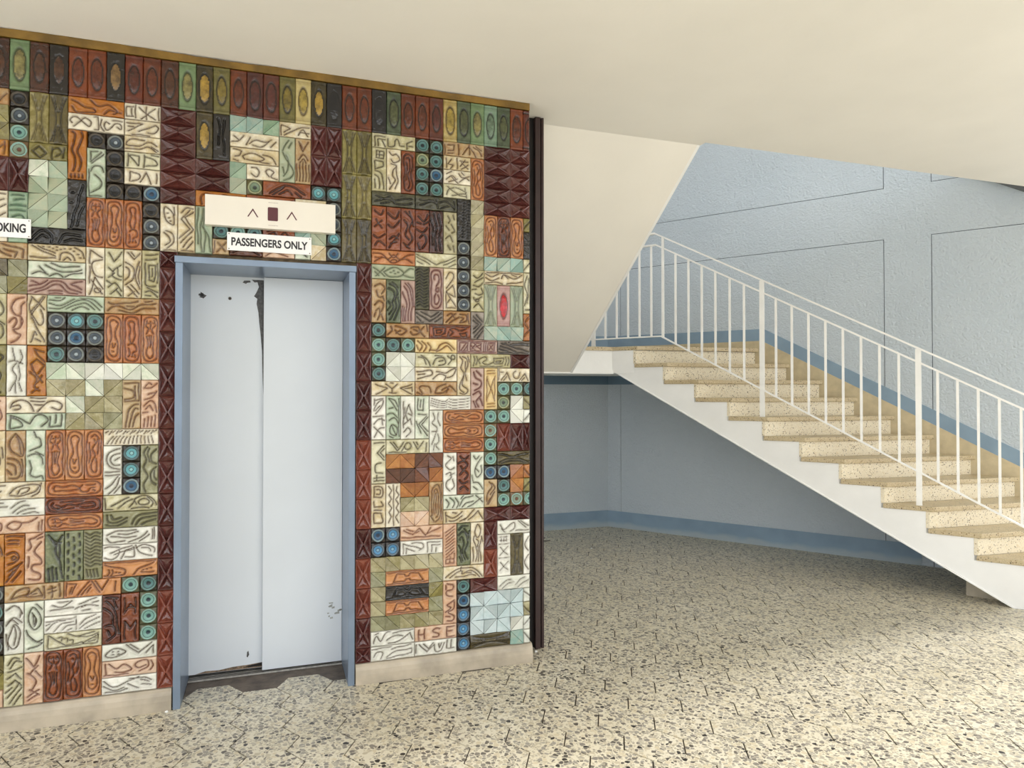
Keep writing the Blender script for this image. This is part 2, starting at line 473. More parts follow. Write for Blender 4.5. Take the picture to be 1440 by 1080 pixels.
# blue stair walls
W0 = Vector((4.93, 3.58, 0)); wdir = Vector((0.573, -0.819, 0)).normalized(); wn = Vector((-0.819, -0.573, 0)).normalized()
LW = 4.4; ZW = 6.4
tag(box('wall_back', (-4.0, 3.58, 0), (5.2, 3.80, ZW), M['blue']), kind='structure')
def wallpt(s, z, off=0.0): return W0 + wdir * s + wn * off + Vector((0, 0, z))
# right wall: panels parted by narrow recessed grooves (depth 6 mm)
wr = empty('wall_right'); tag(wr, kind='structure')
def slab(nm, s0, s1, z0, z1, off0, off1, mat, par):
    poly = [wallpt(s0, z0, off0), wallpt(s1, z0, off0), wallpt(s1, z1, off0), wallpt(s0, z1, off0)]
    return prism(nm, poly, wn * (off1 - off0), mat, par)
slab('wall_body', 0, LW, 0, ZW, -0.20, -0.007, M['groove'], wr)
g = 0.003
sv = [0.167, 2.912, 3.298]; zh0, zh1 = 3.005, 3.487
segs = []
def panel(s0, s1, z0, z1): slab('wall_panel', s0 + (g if s0 > 0 else 0), s1 - (g if s1 < LW else 0), z0 + (g if z0 > 0 else 0), z1 - (g if z1 < ZW else 0), -0.0069, 0.0, M['blue'], wr)
panel(0, sv[0], 0, ZW)
panel(sv[0], sv[1], 0, zh0); panel(sv[0], sv[1], zh1, ZW)
panel(sv[2], LW, 0, zh0); panel(sv[2], LW, zh1, ZW)
# cross shaped flush band between the panels is one piece
cross = [(sv[0] + g, zh0 + g), (sv[1] + g, zh0 + g), (sv[1] + g, 0), (sv[2] - g, 0), (sv[2] - g, zh0 + g), (LW, zh0 + g), (LW, zh1 - g), (sv[2] - g, zh1 - g), (sv[2] - g, ZW), (sv[1] + g, ZW), (sv[1] + g, zh1 - g), (sv[0] + g, zh1 - g)]
prism('wall_band', [wallpt(s, z, -0.0069) for s, z in cross], wn * 0.0069, M['blue'], wr)
# skirting bands at floor level and the dark band beneath the landing
tag(slab('baseboard_right', 0.0, 3.2, 0.0, 0.19, 0.0, 0.010, M['bluedark'], None), kind='structure')
tag(box('baseboard_back', (-4.0, 3.57, 0.0), (4.93, 3.58, 0.19), M['bluedark']), kind='structure')
tag(box('trim_2', (-4.0, 3.572, 1.667), (4.93, 3.58, 1.79), M['band']), kind='structure')
tag(slab('trim_3', 0.0, 0.55, 1.667, 1.79, 0.0, 0.008, M['band'], None), kind='structure')

# ------------------------------------------------------------------ ceramic relief tiles
# Strokes are written on a grid of 10 x 10 per unit, x to the right and y down:
# s = smooth line, p = straight line, o = closed smooth line, c = closed straight line, e = ellipse cx,cy,rx,ry, d = dot
def catmull(P, closed):
    P = np.array(P, float); n = len(P); out = []
    if n < 3 and not closed: return P
    rng = range(n if closed else n - 1)
    for i in rng:
        if closed: p0, p1, p2, p3 = P[i - 1], P[i], P[(i + 1) % n], P[(i + 2) % n]
        else: p0, p1, p2, p3 = P[max(i - 1, 0)], P[i], P[i + 1], P[min(i + 2, n - 1)]
        for t in np.linspace(0, 1, 5)[:-1]:
            out.append(0.5 * ((2 * p1) + (-p0 + p2) * t + (2 * p0 - 5 * p1 + 4 * p2 - p3) * t * t + (-p0 + 3 * p1 - 3 * p2 + p3) * t ** 3))
    out.append(P[0] if closed else P[-1])
    return np.array(out)

def parse(txt):
    segs = []
    for part in txt.split('|'):
        k = part.split()
        if not k: continue
        pts = [tuple(float(q) for q in w.split(',')) for w in k[1:]]
        if k[0] == 'e':
            for (cx, cy, rx, ry) in pts:
                a = np.linspace(0, 2 * math.pi, 22)
                segs.append(np.c_[cx + rx * np.cos(a), cy + ry * np.sin(a)])
        elif k[0] == 'd':
            for (x, y) in pts: segs.append(np.array([(x - .4, y), (x + .4, y)]))
        elif k[0] == 's': segs.append(catmull(pts, False))
        elif k[0] == 'o': segs.append(catmull(pts, True))
        elif k[0] == 'c': segs.append(np.array(pts + pts[:1]))
        else: segs.append(np.array(pts))
    return segs

def rot(txt):
    out = []
    for part in txt.split('|'):
        k = part.split(); q = [k[0]]
        for w in k[1:]:
            a = w.split(',')
            q.append(','.join([a[1], a[0]] + ([a[3], a[2]] if len(a) == 4 else [])))
        out.append(' '.join(q))
    return '|'.join(out)

def seg_dist(X, Y, segs):
    D = np.full(X.shape, 99.0)
    for s in segs:
        A = s[:-1]; B = s[1:]
        for a, b in zip(A, B):
            d = b - a; L = d @ d + 1e-9
            t = np.clip(((X - a[0]) * d[0] + (Y - a[1]) * d[1]) / L, 0, 1)
            D = np.minimum(D, np.hypot(X - a[0] - t * d[0], Y - a[1] - t * d[1]))
    return D

GAP = 0.0016
def grid_mesh(name, w, h, hfun, res=16, smooth=True):
    nx, ny = int(res * w), int(res * h)
    xs = np.linspace(0, 10 * w, nx + 1); ys = np.linspace(0, 10 * h, ny + 1)
    X, Y = np.meshgrid(xs, ys)
    H, Z = hfun(X, Y)
    e = np.minimum(np.minimum(X, 10 * w - X), np.minimum(Y, 10 * h - Y))
    H = H - 0.0035 * np.clip(1 - e / 0.75, 0, 1) ** 2          # softly rounded rim
    sx = (w * U - GAP) / (10 * w); sz = (h * U - GAP) / (10 * h)
    co = np.stack([(X - 5 * w) * sx, -H, (5 * h - Y) * sz], -1).reshape(-1, 3)
    idx = np.arange((nx + 1) * (ny + 1)).reshape(ny + 1, nx + 1)
    quads = np.stack([idx[1:, :-1], idx[1:, 1:], idx[:-1, 1:], idx[:-1, :-1]], -1).reshape(-1, 4)
    ring = np.concatenate([idx[0, :], idx[1:, -1], idx[-1, -2::-1], idx[-2:0:-1, 0]])
    back = co[ring].copy(); back[:, 1] = 0.0115
    n0 = len(co); m = len(ring); r = np.arange(m)
    side = np.stack([ring, n0 + r, n0 + (r + 1) % m, np.roll(ring, -1)], -1)[:, ::-1]
    co = np.concatenate([co, back]); faces = np.concatenate([quads, side])
    me = bpy.data.meshes.new(name)
    me.vertices.add(len(co)); me.vertices.foreach_set('co', co.astype(np.float32).ravel())
    me.loops.add(faces.size); me.loops.foreach_set('vertex_index', faces.astype(np.int32).ravel())
    me.polygons.add(len(faces)); me.polygons.foreach_set('loop_start', np.arange(0, faces.size, 4, dtype=np.int32))
    me.update(calc_edges=True)
    if smooth: me.polygons.foreach_set('use_smooth', [True] * len(faces))
    at = me.attributes.new('zone', 'FLOAT', 'POINT')
    at.data.foreach_set('value', np.concatenate([Z.ravel(), np.zeros(m)]).astype(np.float32))
    me.validate(); me.update()
    return me

def place(name, me, mat, c, r, w, h):
    o = bpy.data.objects.new(name, me); COL.objects.link(o); o.parent = wl
    if len(me.materials) == 0: me.materials.append(mat)
    o.material_slots[0].link = 'OBJECT'; o.material_slots[0].material = mat
    o.location = ((c + w / 2) * U, random.uniform(-0.0012, 0.0012), ZB + (39 - r - h / 2) * U)
    o.rotation_euler = (random.uniform(-.012, .012), random.uniform(-.004, .004), random.uniform(-.012, .012))
    return o

def R(c, r, w, h, pal, txt, gw=0.62, depth=0.0095):
    """pressed relief tile w x h units at column c, row r, one unique mesh"""
    segs = parse(txt)
    ph = RNG.uniform(0, 6, 4)
    def hf(X, Y):
        Xw = X + 0.22 * np.sin(Y * 0.55 + ph[0]) ; Yw = Y + 0.22 * np.sin(X * 0.6 + ph[1])
        D = seg_dist(Xw, Yw, segs)
        gq = np.exp(-(D / (gw * 0.70)) ** 2)
        rim = np.exp(-((D - 1.15) / 0.5) ** 2)
        H = 0.0145 - depth * gq + 0.003 * rim + 0.0009 * np.sin(X * 0.8 + ph[2]) * np.sin(Y * 0.7 + ph[3])
        ed = np.minimum(np.minimum(X, 10 * w - X), np.minimum(Y, 10 * h - Y))
        zn = np.clip(1.35 - D / (gw * 0.70), 0, 1) * 0.5
        zn = np.maximum(zn, 0.15 * np.exp(-(D / 1.7) ** 2))
        return H, np.maximum(zn, 0.30 * np.clip(1 - ed / 0.45, 0, 1))
    return place('relief_tile', grid_mesh('relief_tile', w, h, hf, 20 if w * h > 1 else 16), G[pal], c, r, w, h)

# --- shared meshes
def tri_mesh(flip, v):
    s = U / 2 - GAP / 2; e = 0.0016
    hi, mid, lo = [(0.021, 0.010, 0.002), (0.019, 0.005, 0.012), (0.004, 0.016, 0.006)][v]
    # written for '/', mirrored in x for the other way; the fold runs corner 0 to corner 2
    A = [(-s + e, -s, mid), (s, -s, lo), (s, s - e, mid)]
    Bt = [(-s, -s + e, mid), (s - e, s, mid), (-s, s, hi)]
    g0, g1 = (-s, -s, mid - 0.002), (s, s, mid - 0.002)
    P = A + Bt + [g0, g1]
    if flip: P = [(-x, z, q) for x, z, q in P]
    V = [(x, -q, z) for x, z, q in P] + [(x, 0.0115, z) for x, z, q in P]
    Fc = [(0, 1, 2), (3, 4, 5), (6, 0, 2, 7), (6, 7, 4, 3)]
    ring = [6, 0, 1, 2, 7, 4, 5, 3]
    for a, b in zip(ring, ring[1:] + ring[:1]): Fc.append((a, a + 8, b + 8, b))
    me = mesh('facet_tile', V, Fc)
    me = fixn(me)
    zone = [[0.0, 0.16], [0.14, 0.0], [0.0, 0.07]][v]
    at = me.attributes.new('zone', 'FLOAT', 'FACE')
    at.data.foreach_set('value', [zone[0], zone[1], 0.42, 0.42] + [0.3] * 8)
    return me
TRI = {(fl, v): tri_mesh(fl, v) for fl in (False, True) for v in range(3)}
def T(c, r, dirs, pal, w=1.0):
    for i, d in enumerate(dirs):
        if d == ' ': continue
        v = random.choice((0, 0, 1, 2))
        p = random.choice(pal) if isinstance(pal, (list, tuple)) else pal
        place('facet_tile', TRI[(d == '\\', v)], G[p], c + i, r, 1, 1)

def x_mesh(w, h):
    sx, sz = w * U / 2 - GAP / 2, h * U / 2 - GAP / 2
    hi, lo, md = 0.023, 0.003, 0.012
    V = [(-sx, -md, -sz), (sx, -md, -sz), (sx, -md, sz), (-sx, -md, sz), (0, -hi, 0)]
    # raised bars of the X get a little width: a smaller pit triangle in each quarter
    Fc = []
    P = [0, 1, 2, 3]
    for k in range(4):
        a, b = Vector(V[k]), Vector(V[(k + 1) % 4]); c0 = Vector(V[4])
        n0 = len(V)
        cen = (a + b + c0) / 3
        inner = []
        for q in (a, b, c0):
            p = q + (cen - q) * 0.26; p.y = q.y + 0.001; inner.append(tuple(p))
        V += inner
        apex = cen.copy(); apex.y = -lo if k in (1, 3) else -0.0175
        V.append(tuple(apex))
        if k in (0, 2):
            for m_ in range(3): V[n0 + m_] = (V[n0 + m_][0], -0.006, V[n0 + m_][2])
        A, B_, C_ = k, (k + 1) % 4, 4
        i0, i1, i2, ap = n0, n0 + 1, n0 + 2, n0 + 3
        Fc += [(A, B_, i1, i0), (B_, C_, i2, i1), (C_, A, i0, i2), (i0, i1, ap), (i1, i2, ap), (i2, i0, ap)]
    n0 = len(V)
    V += [(-sx, 0.0115, -sz), (sx, 0.0115, -sz), (sx, 0.0115, sz), (-sx, 0.0115, sz)]
    for k in range(4): Fc.append((k, n0 + k, n0 + (k + 1) % 4, (k + 1) % 4))
    return fixn(mesh('cross_tile', V, Fc))
XV, XH, XHALF, XH1 = x_mesh(1, 2), x_mesh(2, 1), x_mesh(1, 1), x_mesh(1.5, 1)
def X(c, r, w, h, pal):
    me = {(1, 2): XV, (2, 1): XH, (1, 1): XHALF, (1.5, 1): XH1}.get((w, h)) or x_mesh(w, h)
    return place('cross_tile', me, G[pal], c, r, w, h)

def disc_mesh(v):
    ph = RNG.uniform(0, 6, 3)
    def hf(X_, Y_):
        dx, dy = (X_ - 5 - 0.15 * math.sin(ph[0])) / 4.75, (Y_ - 5 - 0.15 * math.sin(ph[1])) / 4.75
        a = np.arctan2(dy, dx)
        r = np.hypot(dx, dy) * (1 + 0.025 * np.sin(3 * a + ph[2]))
        H = 0.008 + 0.006 * np.exp(-((r - 0.86) / 0.09) ** 2) + 0.0035 * np.exp(-((r - 0.52) / 0.10) ** 2)
        H = H - 0.003 * np.clip(1 - r / 0.8, 0, 1) + [0.0, 0.004, -0.002][v % 3] * np.exp(-(r / 0.22) ** 2)
        return H, np.clip(1 - r, 0, 1) * np.ones_like(r)
    return grid_mesh('disc_tile', 1, 1, hf, 16)
DM = [disc_mesh(i) for i in range(6)]
def D(c, r, pals):
    """discs downward from (c, r)"""
    for i, p in enumerate(pals.split()):
        if p != '-': place('disc_tile', random.choice(DM), GD[p], c, r + i, 1, 1)

def oval_mesh(v):
    ph = RNG.uniform(0, 6, 3)
    rx, ry = [(3.3, 9.6), (2.9, 9.0), (3.1, 8.6)][v]
    def hf(X_, Y_):
        q = np.hypot((X_ - 5) / rx, (Y_ - 15) / ry)
        ring = np.exp(-((q - 1) / 0.13) ** 2)
        inn = 1 / (1 + np.exp((q - 0.90) / 0.03))
        ends = np.exp(-((Y_ - 2.2) / .45) ** 2) + np.exp(-((Y_ - 27.8) / .45) ** 2) + 0.6 * np.exp(-((Y_ - 3.6) / .4) ** 2) + 0.6 * np.exp(-((Y_ - 26.4) / .4) ** 2)
        H = 0.011 - 0.0048 * ring + 0.004 * np.clip(1 - q * q, 0, 1) - 0.0022 * ends + 0.0006 * np.sin(X_ * 1.3 + ph[0]) * np.sin(Y_ * .9 + ph[1])
        Z = np.maximum(0.5 * ring, inn * 1.0) + 0.25 * np.clip(ends, 0, 1)
        Z = np.where(inn > 0.5, 1.0, np.minimum(Z, 0.5))
        return H, Z
    return grid_mesh('oval_tile', 1, 3, hf, 15)
OM = [oval_mesh(i) for i in range(3)]
def O(c, r, pal, w=1):
    return place('oval_tile', OM[1] if pal == 'ruby' else random.choice(OM), GO[pal], c, r, 1, 3)

BOWTXT = 's 1,1.5 3,8 3.8,15 3,22 1,28.5|s 9,1.5 7,8 6.2,15 7,22 9,28.5|s 2.6,1.5 5,11 7.4,1.5|s 2.6,28.5 5,19 7.4,28.5'
def bowmesh():
    segs = parse(BOWTXT)
    def hf(X_, Y_):
        D_ = seg_dist(X_, Y_, segs); gq = np.exp(-(D_ / 0.6) ** 2)
        w_ = np.abs(X_ - 5) / (1.3 + 3.6 * (np.abs(Y_ - 15) / 15) ** 1.5)
        TRIZ = 0.30 * np.clip((2.5 * (1 - np.minimum(Y_, 30 - Y_) / 10.5) - np.abs(X_ - 5)) * 2, 0, 1) + 0.12 * np.clip((w_ - 1.05) * 4, 0, 1)
        return 0.009 - 0.005 * gq + 0.009 * np.clip(1 - w_, 0, 1), np.maximum(0.5 * gq, TRIZ)
    return grid_mesh('bowtie_tile', 1, 3, hf, 16)
BW = bowmesh()
def bowh():
    segs = parse(rot(BOWTXT))
    def hf(X_, Y_):
        D_ = seg_dist(X_, Y_, segs); gq = np.exp(-(D_ / 0.6) ** 2)
        w_ = np.abs(Y_ - 5) / (1.3 + 3.6 * (np.abs(X_ - 15) / 15) ** 1.5)
        TRIZ = 0.30 * np.clip((2.5 * (1 - np.minimum(X_, 30 - X_) / 10.5) - np.abs(Y_ - 5)) * 2, 0, 1) + 0.12 * np.clip((w_ - 1.05) * 4, 0, 1)
        return 0.009 - 0.005 * gq + 0.009 * np.clip(1 - w_, 0, 1), np.maximum(0.5 * gq, TRIZ)
    return grid_mesh('bowtie_tile', 3, 1, hf, 16)
BH = bowh()
def B(c, r, pal, horiz=False):
    return place('bowtie_tile', BH if horiz else BW, G[pal], c, r, 3 if horiz else 1, 1 if horiz else 3)

# figure tiles: a long rounded frame holding a small figure
FRAME = 'o 5,1.2 7.6,2 8.8,5 8.9,15 8.8,25 7.6,28 5,28.8 2.4,28 1.2,25 1.1,15 1.2,5 2.4,2'
FIG = [FRAME + '|o 5,3.6 7.2,5.5 6.4,9.5 6.1,14 7.2,18 7.4,23 6,25.6 4,25.6 2.6,23 2.8,18 3.9,14 3.6,9.5 2.8,5.5|s 4,18 5,20.5 6,18|d 5,23',
       FRAME + '|s 3,3.4 2.4,6.5 4,8.4 3,11.5|s 7,3.4 7.6,6.5 6,9 7,12|s 5,4 5,8.5|s 3,13 3.7,19 3,24 5,27 7,24 6.3,19 7,13|p 3.4,5 4.2,5|p 6,5 6.8,5|s 4.4,13 5,20 5.6,13',
       FRAME + '|s 3.4,4.5 5.4,3.4 7,5.5 5.8,9 4.4,12 5.4,16 3.8,20 4,25 6,26 6.7,22 5.9,18|s 7.6,6 7.4,12 6.8,15|s 2.5,8 3,14 2.4,20|s 5,6 5.4,7.4',
       FRAME + '|o 5,4 6.6,5.2 6,9 6.6,13 5.6,17 4.4,17 3.4,13 4,9 3.4,5.2|s 3,19 5,17.6 7,19 7.2,22 5.4,23.4 5.2,25.6|s 3,21 3.6,24.6 3,26|p 6.4,24.6 7.2,26']
def Fv(c, r, pal, k): R(c, r, 1, 3, pal, FIG[k], 0.55)
def Fh(c, r, pal, k): R(c, r, 3, 1, pal, rot(FIG[k]), 0.55)

# ---- top row of oval tiles
tops = 'brown green brown black rust rust blackt red rust brown green goldk olive rust purple purple olive gold goldk ink rust rust ink dgreen rust rust purple gold dgreen green teal dgreen rust'.split()
for i, p in enumerate(tops): O(i - 1, 0, p)
def halfoval():
    segs = parse('s 5,5 2.3,9 1.8,15 2.3,21 5,25|p 0,2.2 5,2.2|p 0,27.8 5,27.8')
    def hf(X_, Y_):
        gq = np.exp(-(seg_dist(X_, Y_, segs) / .6) ** 2); return 0.011 - 0.0045 * gq, 0.5 * gq
    return place('oval_tile', grid_mesh('oval_tile', .5, 3, hf, 16), GO['red'], 32, 0, .5, 3)
halfoval()

# ---- left of the lift, columns -1 to 7
R(-1, 3, 1, 1, 'tn', 'p 1,3 4,2|p 4,9 9,3|p 0,6 3,5')
T(-1, 4, '\\', 'ov'); T(-1, 5, '/', 'ov'); R(-1, 6, 1, 1, 'og', 'p 1,9 7,3|p 8,1 8,9')
D(0, 3, 'black steel teal brown')
X(-1, 7, 1, 2, 'br'); X(0, 7, 1, 2, 'br')
R(-1, 9, 1, 3, 'cr', 'p 2,2 9,2|p 1,8 8,5|p 1,14 9,8|p 2,18 9,13|s 2,22 7,21 8,27')
R(0, 9, 1, 3, 'gn', 'p 2,2 8,2|p 3,5 8,4|p 1,8 9,8|p 1,11 9,11|s 2,15 7,14 8,18 4,21 2,20|s 3,25 7,27')
B(1, 3, 'lo'); B(2, 3, 'do')
R(1, 6, 2, 1, 'ov', 'p 2,5 5,2|p 5,2 9,6|p 2,5 6,9|p 6,9 9,6|s 12,3 15,2 17,5 14,7|p 12,2 12,9|p 18,2 18,8')
T(1, 7, '/\\', ['gl', 'pg']); T(1, 8, '\\/', 'gl'); T(1, 9, '//', 'gl'); T(1, 10, '//', ['gl', 'gn'])
R(3, 3, 3, 1, 'og', 's 2,2 5,3 9,6 13,6 14,8 10,9 4,9 2,6|s 12,1 16,4 22,3 26,6 24,8|s 19,9 22,6 28,7')
R(3, 4, 3, 1, 'cr', 's 2,6 1,4 4,2 8,5 11,7 12,4 9,2 6,5 3,8|p 14,1 16,1|p 16,1 16,9|p 14,9 16,9|s 22,4 20,3 19,6 21,8 25,4 28,4 28,7 26,6|s 18,2 17,6 19,9|p 24,2 29,2')
R(3, 5, 1, 3, 'og', 's 2,1 4,3 3,8 2,12 4,17 3,25|s 7,1 8,4 6,9 5,13 7,18 6,25|p 2,27 2,29|p 4,27 4,29|p 6,27 6,29|p 8,27 8,29', 0.9)
D(4, 5, 'black'); D(5, 5, 'steel black black black')
R(4, 6, 1, 3, 'pg', 'p 2,8 8,2|p 3,9 9,3|p 2,2 2,7|p 2,2 6,2|s 2,14 4,11 8,11 9,14|s 4,16 8,20 7,24 2,27|p 1,13 1,29|p 1,29 8,29')
R(6, 3, 2, 1, 'cr', 'p 1,2 5,2|p 1,8 5,8|p 1,2 1,8|p 4,3 4,8|p 6,1 6,9|p 8,2 17,9|p 17,2 9,9|p 12,1 12,9|p 19,1 19,9')
R(6, 4, 2, 1, 'cr', 'p 1,2 10,2|p 10,2 2,7|p 2,4 5,4|p 8,7 17,2|s 17,2 19,4 17,7 13,7|p 4,9 14,9')
R(6, 5, 2, 1, 'cr', 's 11,2 4,2 1,4 2,6 8,6 13,3 18,5|s 1,8 8,8 13,6 18,9|p 15,6 19,8')
R(6, 6, 2, 1, 'cg', 'p 2,1 2,9|p 2,2 8,8|p 8,8 8,2|p 2,2 8,2|p 11,1 11,9|s 11,2 17,4 18,7 12,8|p 15,1 19,1')
R(6, 7, 2, 1, 'cr', 'p 3,2 3,8|s 3,2 8,3 8,6 4,8|p 9,8 12,2|p 12,2 15,9|p 18,2 18,8')
D(6, 8, 'black'); D(7, 8, 'blue black steel steel')
for i in range(6): X(8, 3 + i, 2, 1, 'br' if i % 2 else 'bm')
X(10, 6, 2, 1, 'bm'); X(10, 7, 2, 1, 'br')
R(3, 8, 1, 3, 'bk', 's 2,29 4,20 6,12 8,3|s 5,28 7,20 9,14|d 3,8|d 2,14', 0.8)
R(1, 11, 3, 1, 'bk', 's 1,8 5,3 9,2 12,5 12,9|s 4,8 7,5 10,6|s 16,9 18,4 23,3 27,4|s 19,8 23,6 28,7', 0.8)
Fv(4, 9, 'or', 1); Fv(5, 9, 'or', 0); Fv(6, 9, 'or', 3)
R(8, 9, 1, 3, 'cr', 'o 3,2 7,6 8,13 4,11 2,6|d 4,6|d 5,9|d 6,11|p 8,2 8,7|s 3,17 7,19 8,24 4,28|s 2,18 5,21 6,24 3,26|p 2,29.2 9,29.2')
R(9, 9, 1, 3, 'cr', 's 2,5 5,2 9,2|p 9,4 4,8|p 4,8 9,15|p 9,15 2,24|p 7,3 2,9|p 2,9 7,15|p 7,15 1,21|p 3,27 8,20|p 5,28 9,23|p 2,29 9,29')
R(10, 8, 3, 1, 'og', 's 4,9 3,4 7,2 12,4|p 16,2 28,3')
R(10, 9, 1, 3, 'gl', 's 5,1 4,8 3,16 4,29|s 6,1 5,10 6,20 5,29|s 4,12 8,20 9,29|s 2,1 1,12 2,24')
O(10, 3, 'goldk'); R(11, 3, 1, 3, 'bk', 's 3,3 4,10 3,20|s 7,3 6,12 7,26', 0.8)
T(12, 3, '///', ['te', 'gn']); T(12, 6, '/', 'gn'); T(12, 7, '/', 'gl')
R(12, 4, 3, 1, 'cr', 's 1,7 5,6 8,2|s 2,3 5,5|s 10,8 12,3|s 12,7 16,4 22,5 25,3|s 14,8 20,8 24,4|s 25,8 28,4')
R(12, 5, 3, 1, 'cr', 'p 2,1 7,2|s 7,2 6,5 3,6|s 9,7 8,5 12,3 18,4 21,6 16,8 10,7|s 20,3 26,5 28,9|p 2,8 5,9|s 18,8 24,9')
R(13, 6, 2, 1, 'cr', 's 3,2 6,2 8,5 6,8 3,6|s 14,7 12,4 14,2 17,4 15,7 19,9')
D(13, 7, 'olive'); R(14, 7, 3, 1, 'ru', 's 4,8 10,4 14,2 20,3 26,7|s 10,8 15,5 18,8|s 6,9 13,3|s 20,6 24,9', 0.8)
R(15, 3, 2, 1, 'cr', 'p 1,2 1,9|p 1,2 7,4|p 7,4 3,7|s 3,9 9,5 13,3 19,2|s 12,8 15,4 18,8|p 13,6 19,6')
R(15, 4, 1, 3, 'gl', 's 6,2 3,7 2,9|s 8,3 6,7|s 2,10 4,14 7,18 9,23 7,27 3,29|s 4,12 6,16 5,22 3,26|s 2,20 3,24')
R(16, 4, 1, 3, 'tn', 'p 2,2 5,8|p 5,8 8,2|s 2,14 5,10 8,14|s 3,16 5,13 7,16|p 3,17 3,28|p 5,15 5,28|p 7,17 7,28|s 1,17 1,28|s 9,17 9,28|p 3,3 5,6')
for c_ in (17, 18):
    X(c_, 3, 1, 2, 'br'); X(c_, 5, 1, 2, 'br')
D(17, 7, 'aqua'); D(18, 7, 'aqua steel steel aqua blue')
B(19, 3, 'ov'); B(19, 6, 'ov'); B(19, 9, 'do')
B(20, 3, 'ov'); B(20, 6, 'lo'); B(20, 9, 'do')
# row behind the signs
R(13, 8, 3, 1, 'ru', 's 2,8 10,3 20,6 28,2'); R(16, 8, 2, 1, 'cr', 's 2,5 10,3 18,6')
R(11, 9, 3, 1, 'cr', 's 2,6 10,3 20,7 28,3'); R(14, 9, 2, 1, 'cr', 'p 2,2 18,8'); R(16, 9, 2, 1, 'tn', 's 2,8 10,2 18,7')
D(11, 10, 'tealk'); D(12, 10, 'teal'); D(13, 10, 'tealk')
R(14, 10, 2, 1, 'ru', 's 2,8 7,3 10,7 14,3 18,8|p 3,3 6,2'); T(16, 10, '/', 'te'); T(17, 10, '\\', 'gl')
R(11, 11, 1, 1, 'tn', 'p 3,2 8,8|p 8,2 3,8|p 1,1 1,9'); R(12, 11, 2, 1, 'bt', 's 2,8 10,5 18,9'); R(14, 11, 2, 1, 'pk', 's 2,9 8,6 16,9')
R(16, 11, 1, 1, 'pg', 'p 2,2 8,8'); T(17, 11, '/', 'cr')
# maroon cross tiles down both sides of the lift
X(8, 12, 1, 1, 'br')
for i in range(13):
    X(8, 13 + 2 * i, 1, 2, 'bm' if i < 6 else ('br' if i < 10 else 'bo'))
    X(20, 12 + 2 * i, 1, 2, 'bm' if i < 3 else ('bo' if i in (6, 7, 8, 10, 11) else 'br'))
X(20, 38, 1, 1, 'br')
R(-2, 12, 3, 1, 'tn', 's 2,8 8,3|s 14,3 17,6 22,8|p 17,1 28,4|p 28,4 28,9|p 18,4 25,6|p 25,6 24,9|p 11,3 13,8')
T(-1, 13, '\\\\', ['gs', 'do']); T(-1, 14, '\\/', ['gs', 'ov'])
R(1, 12, 3, 1, 'cr', 's 16,9 17,5 20,4 23,6 24,9|s 18,9 20,7 22,9|p 2,1 14,7|p 5,1 14,5|p 1,8 14,8|d 8,1.2|d 11,1.5|d 13,2.5|d 15,3.2|d 15,1.3|d 17,2.4|d 19,1.8|d 22,2|d 24,3.4|d 26,5|d 27,7|s 24,1 28,3 29,7')
R(1, 13, 3, 1, 'pg', 's 12,1 19,3 27,2|s 9,2 14,5 22,6 28,4|s 2,8 6,6 10,8|s 11,9 15,7 18,9|s 19,9 23,7 28,6|s 6,3 9,7', 0.7)
R(1, 14, 3, 1, 'rb', 's 1,8 7,6 12,2 18,2 22,6 28,8|s 4,9 10,6 13,4 17,4 21,8 26,9|s 1,5 6,4 10,1|p 11,9 18,9|p 11,7.5 18,7.5|s 22,3 28,1|s 22,3 28,6|p 2,2 6,4')
R(4, 12, 1, 3, 'cr', 'p 2,2 9,6|p 2,2 2,10|s 9,7 4,9 3,13 5,17 9,18|p 2,29 5,18|p 5,18 9,25|s 3,20 6,25 9,28|p 2,12 2,22|e 6,26,1.8,1.4')
R(5, 12, 1, 3, 'cg', 'p 2,3 5,8|p 5,8 9,2|s 9,10 5,13 4,17 9,19|p 2,12 5,15|p 5,15 2,18|s 7,12 7,16 9,17|s 2,24 6,21 9,26|p 3,28 7,24|p 6,25 9,29|s 1,20 4,22')
R(6, 12, 1, 3, 'cr', 'p 2,2 6,6|p 6,6 9,2|p 4,2 6,4|s 1,8 5,11 6,15 5,19 1,22|s 1,11 3,13 3,17 1,19|s 9,7 7,12 7,18 9,24|p 2,23 8,29|p 4,22 9,27|p 3,29 6,26|s 9,10 8.4,15 9,21')
R(7, 12, 1, 3, 'cg', 'p 2,3 9,2|p 2,6 8,5|p 4,9 8,9|p 8,9 7,19|p 4,9 4,18|p 4,18 7,19|s 2,8 2,18 3,22 8,22|s 6,11 5.6,16|p 9,8 9,20|s 2,26 5,25 9,29|s 2,28 5,28|p 3,23 9,26')
R(-1, 15, 1, 3, 'cg', 's 2,4 7,5 8,11 4,15 1,14|s 1,8 5,9 5,12|s 2,20 7,18 8,25 4,28|s 2,24 5,23 5,27|s 1,18 5,16 9,18')
R(0, 15, 1, 3, 'pk', 's 9,2 5,3 2,8 4,12 7,13 7,17 6,20 3,21 5,23 7,24 5,27 2,29|s 9,5 7,7 7,12|s 1,17 4,14 5,16 3,20|s 7,13 8,16 6,20', 0.7)
R(1, 15, 1, 3, 'cr', 'p 9,1 2,12|p 8,1 2,10|p 2,14 3,13|s 2,2 1,7 3,13 6,18 8,17 8,12 7,9|p 2,13 9,28|s 2,28 4,22 5,24|p 4,26 7,28|p 2,1 9,9', 0.6)
R(2, 15, 3, 1, 'pg', 's 1,3 6,3 9,1|s 1,5 7,6 14,2|s 1,8 6,8 12,5 17,2 22,3 28,8|s 10,8 16,5 20,4 25,8|s 13,9 18,6 22,8|s 17,1 24,2 29,6|p 4,1.5 7,1', 0.5)
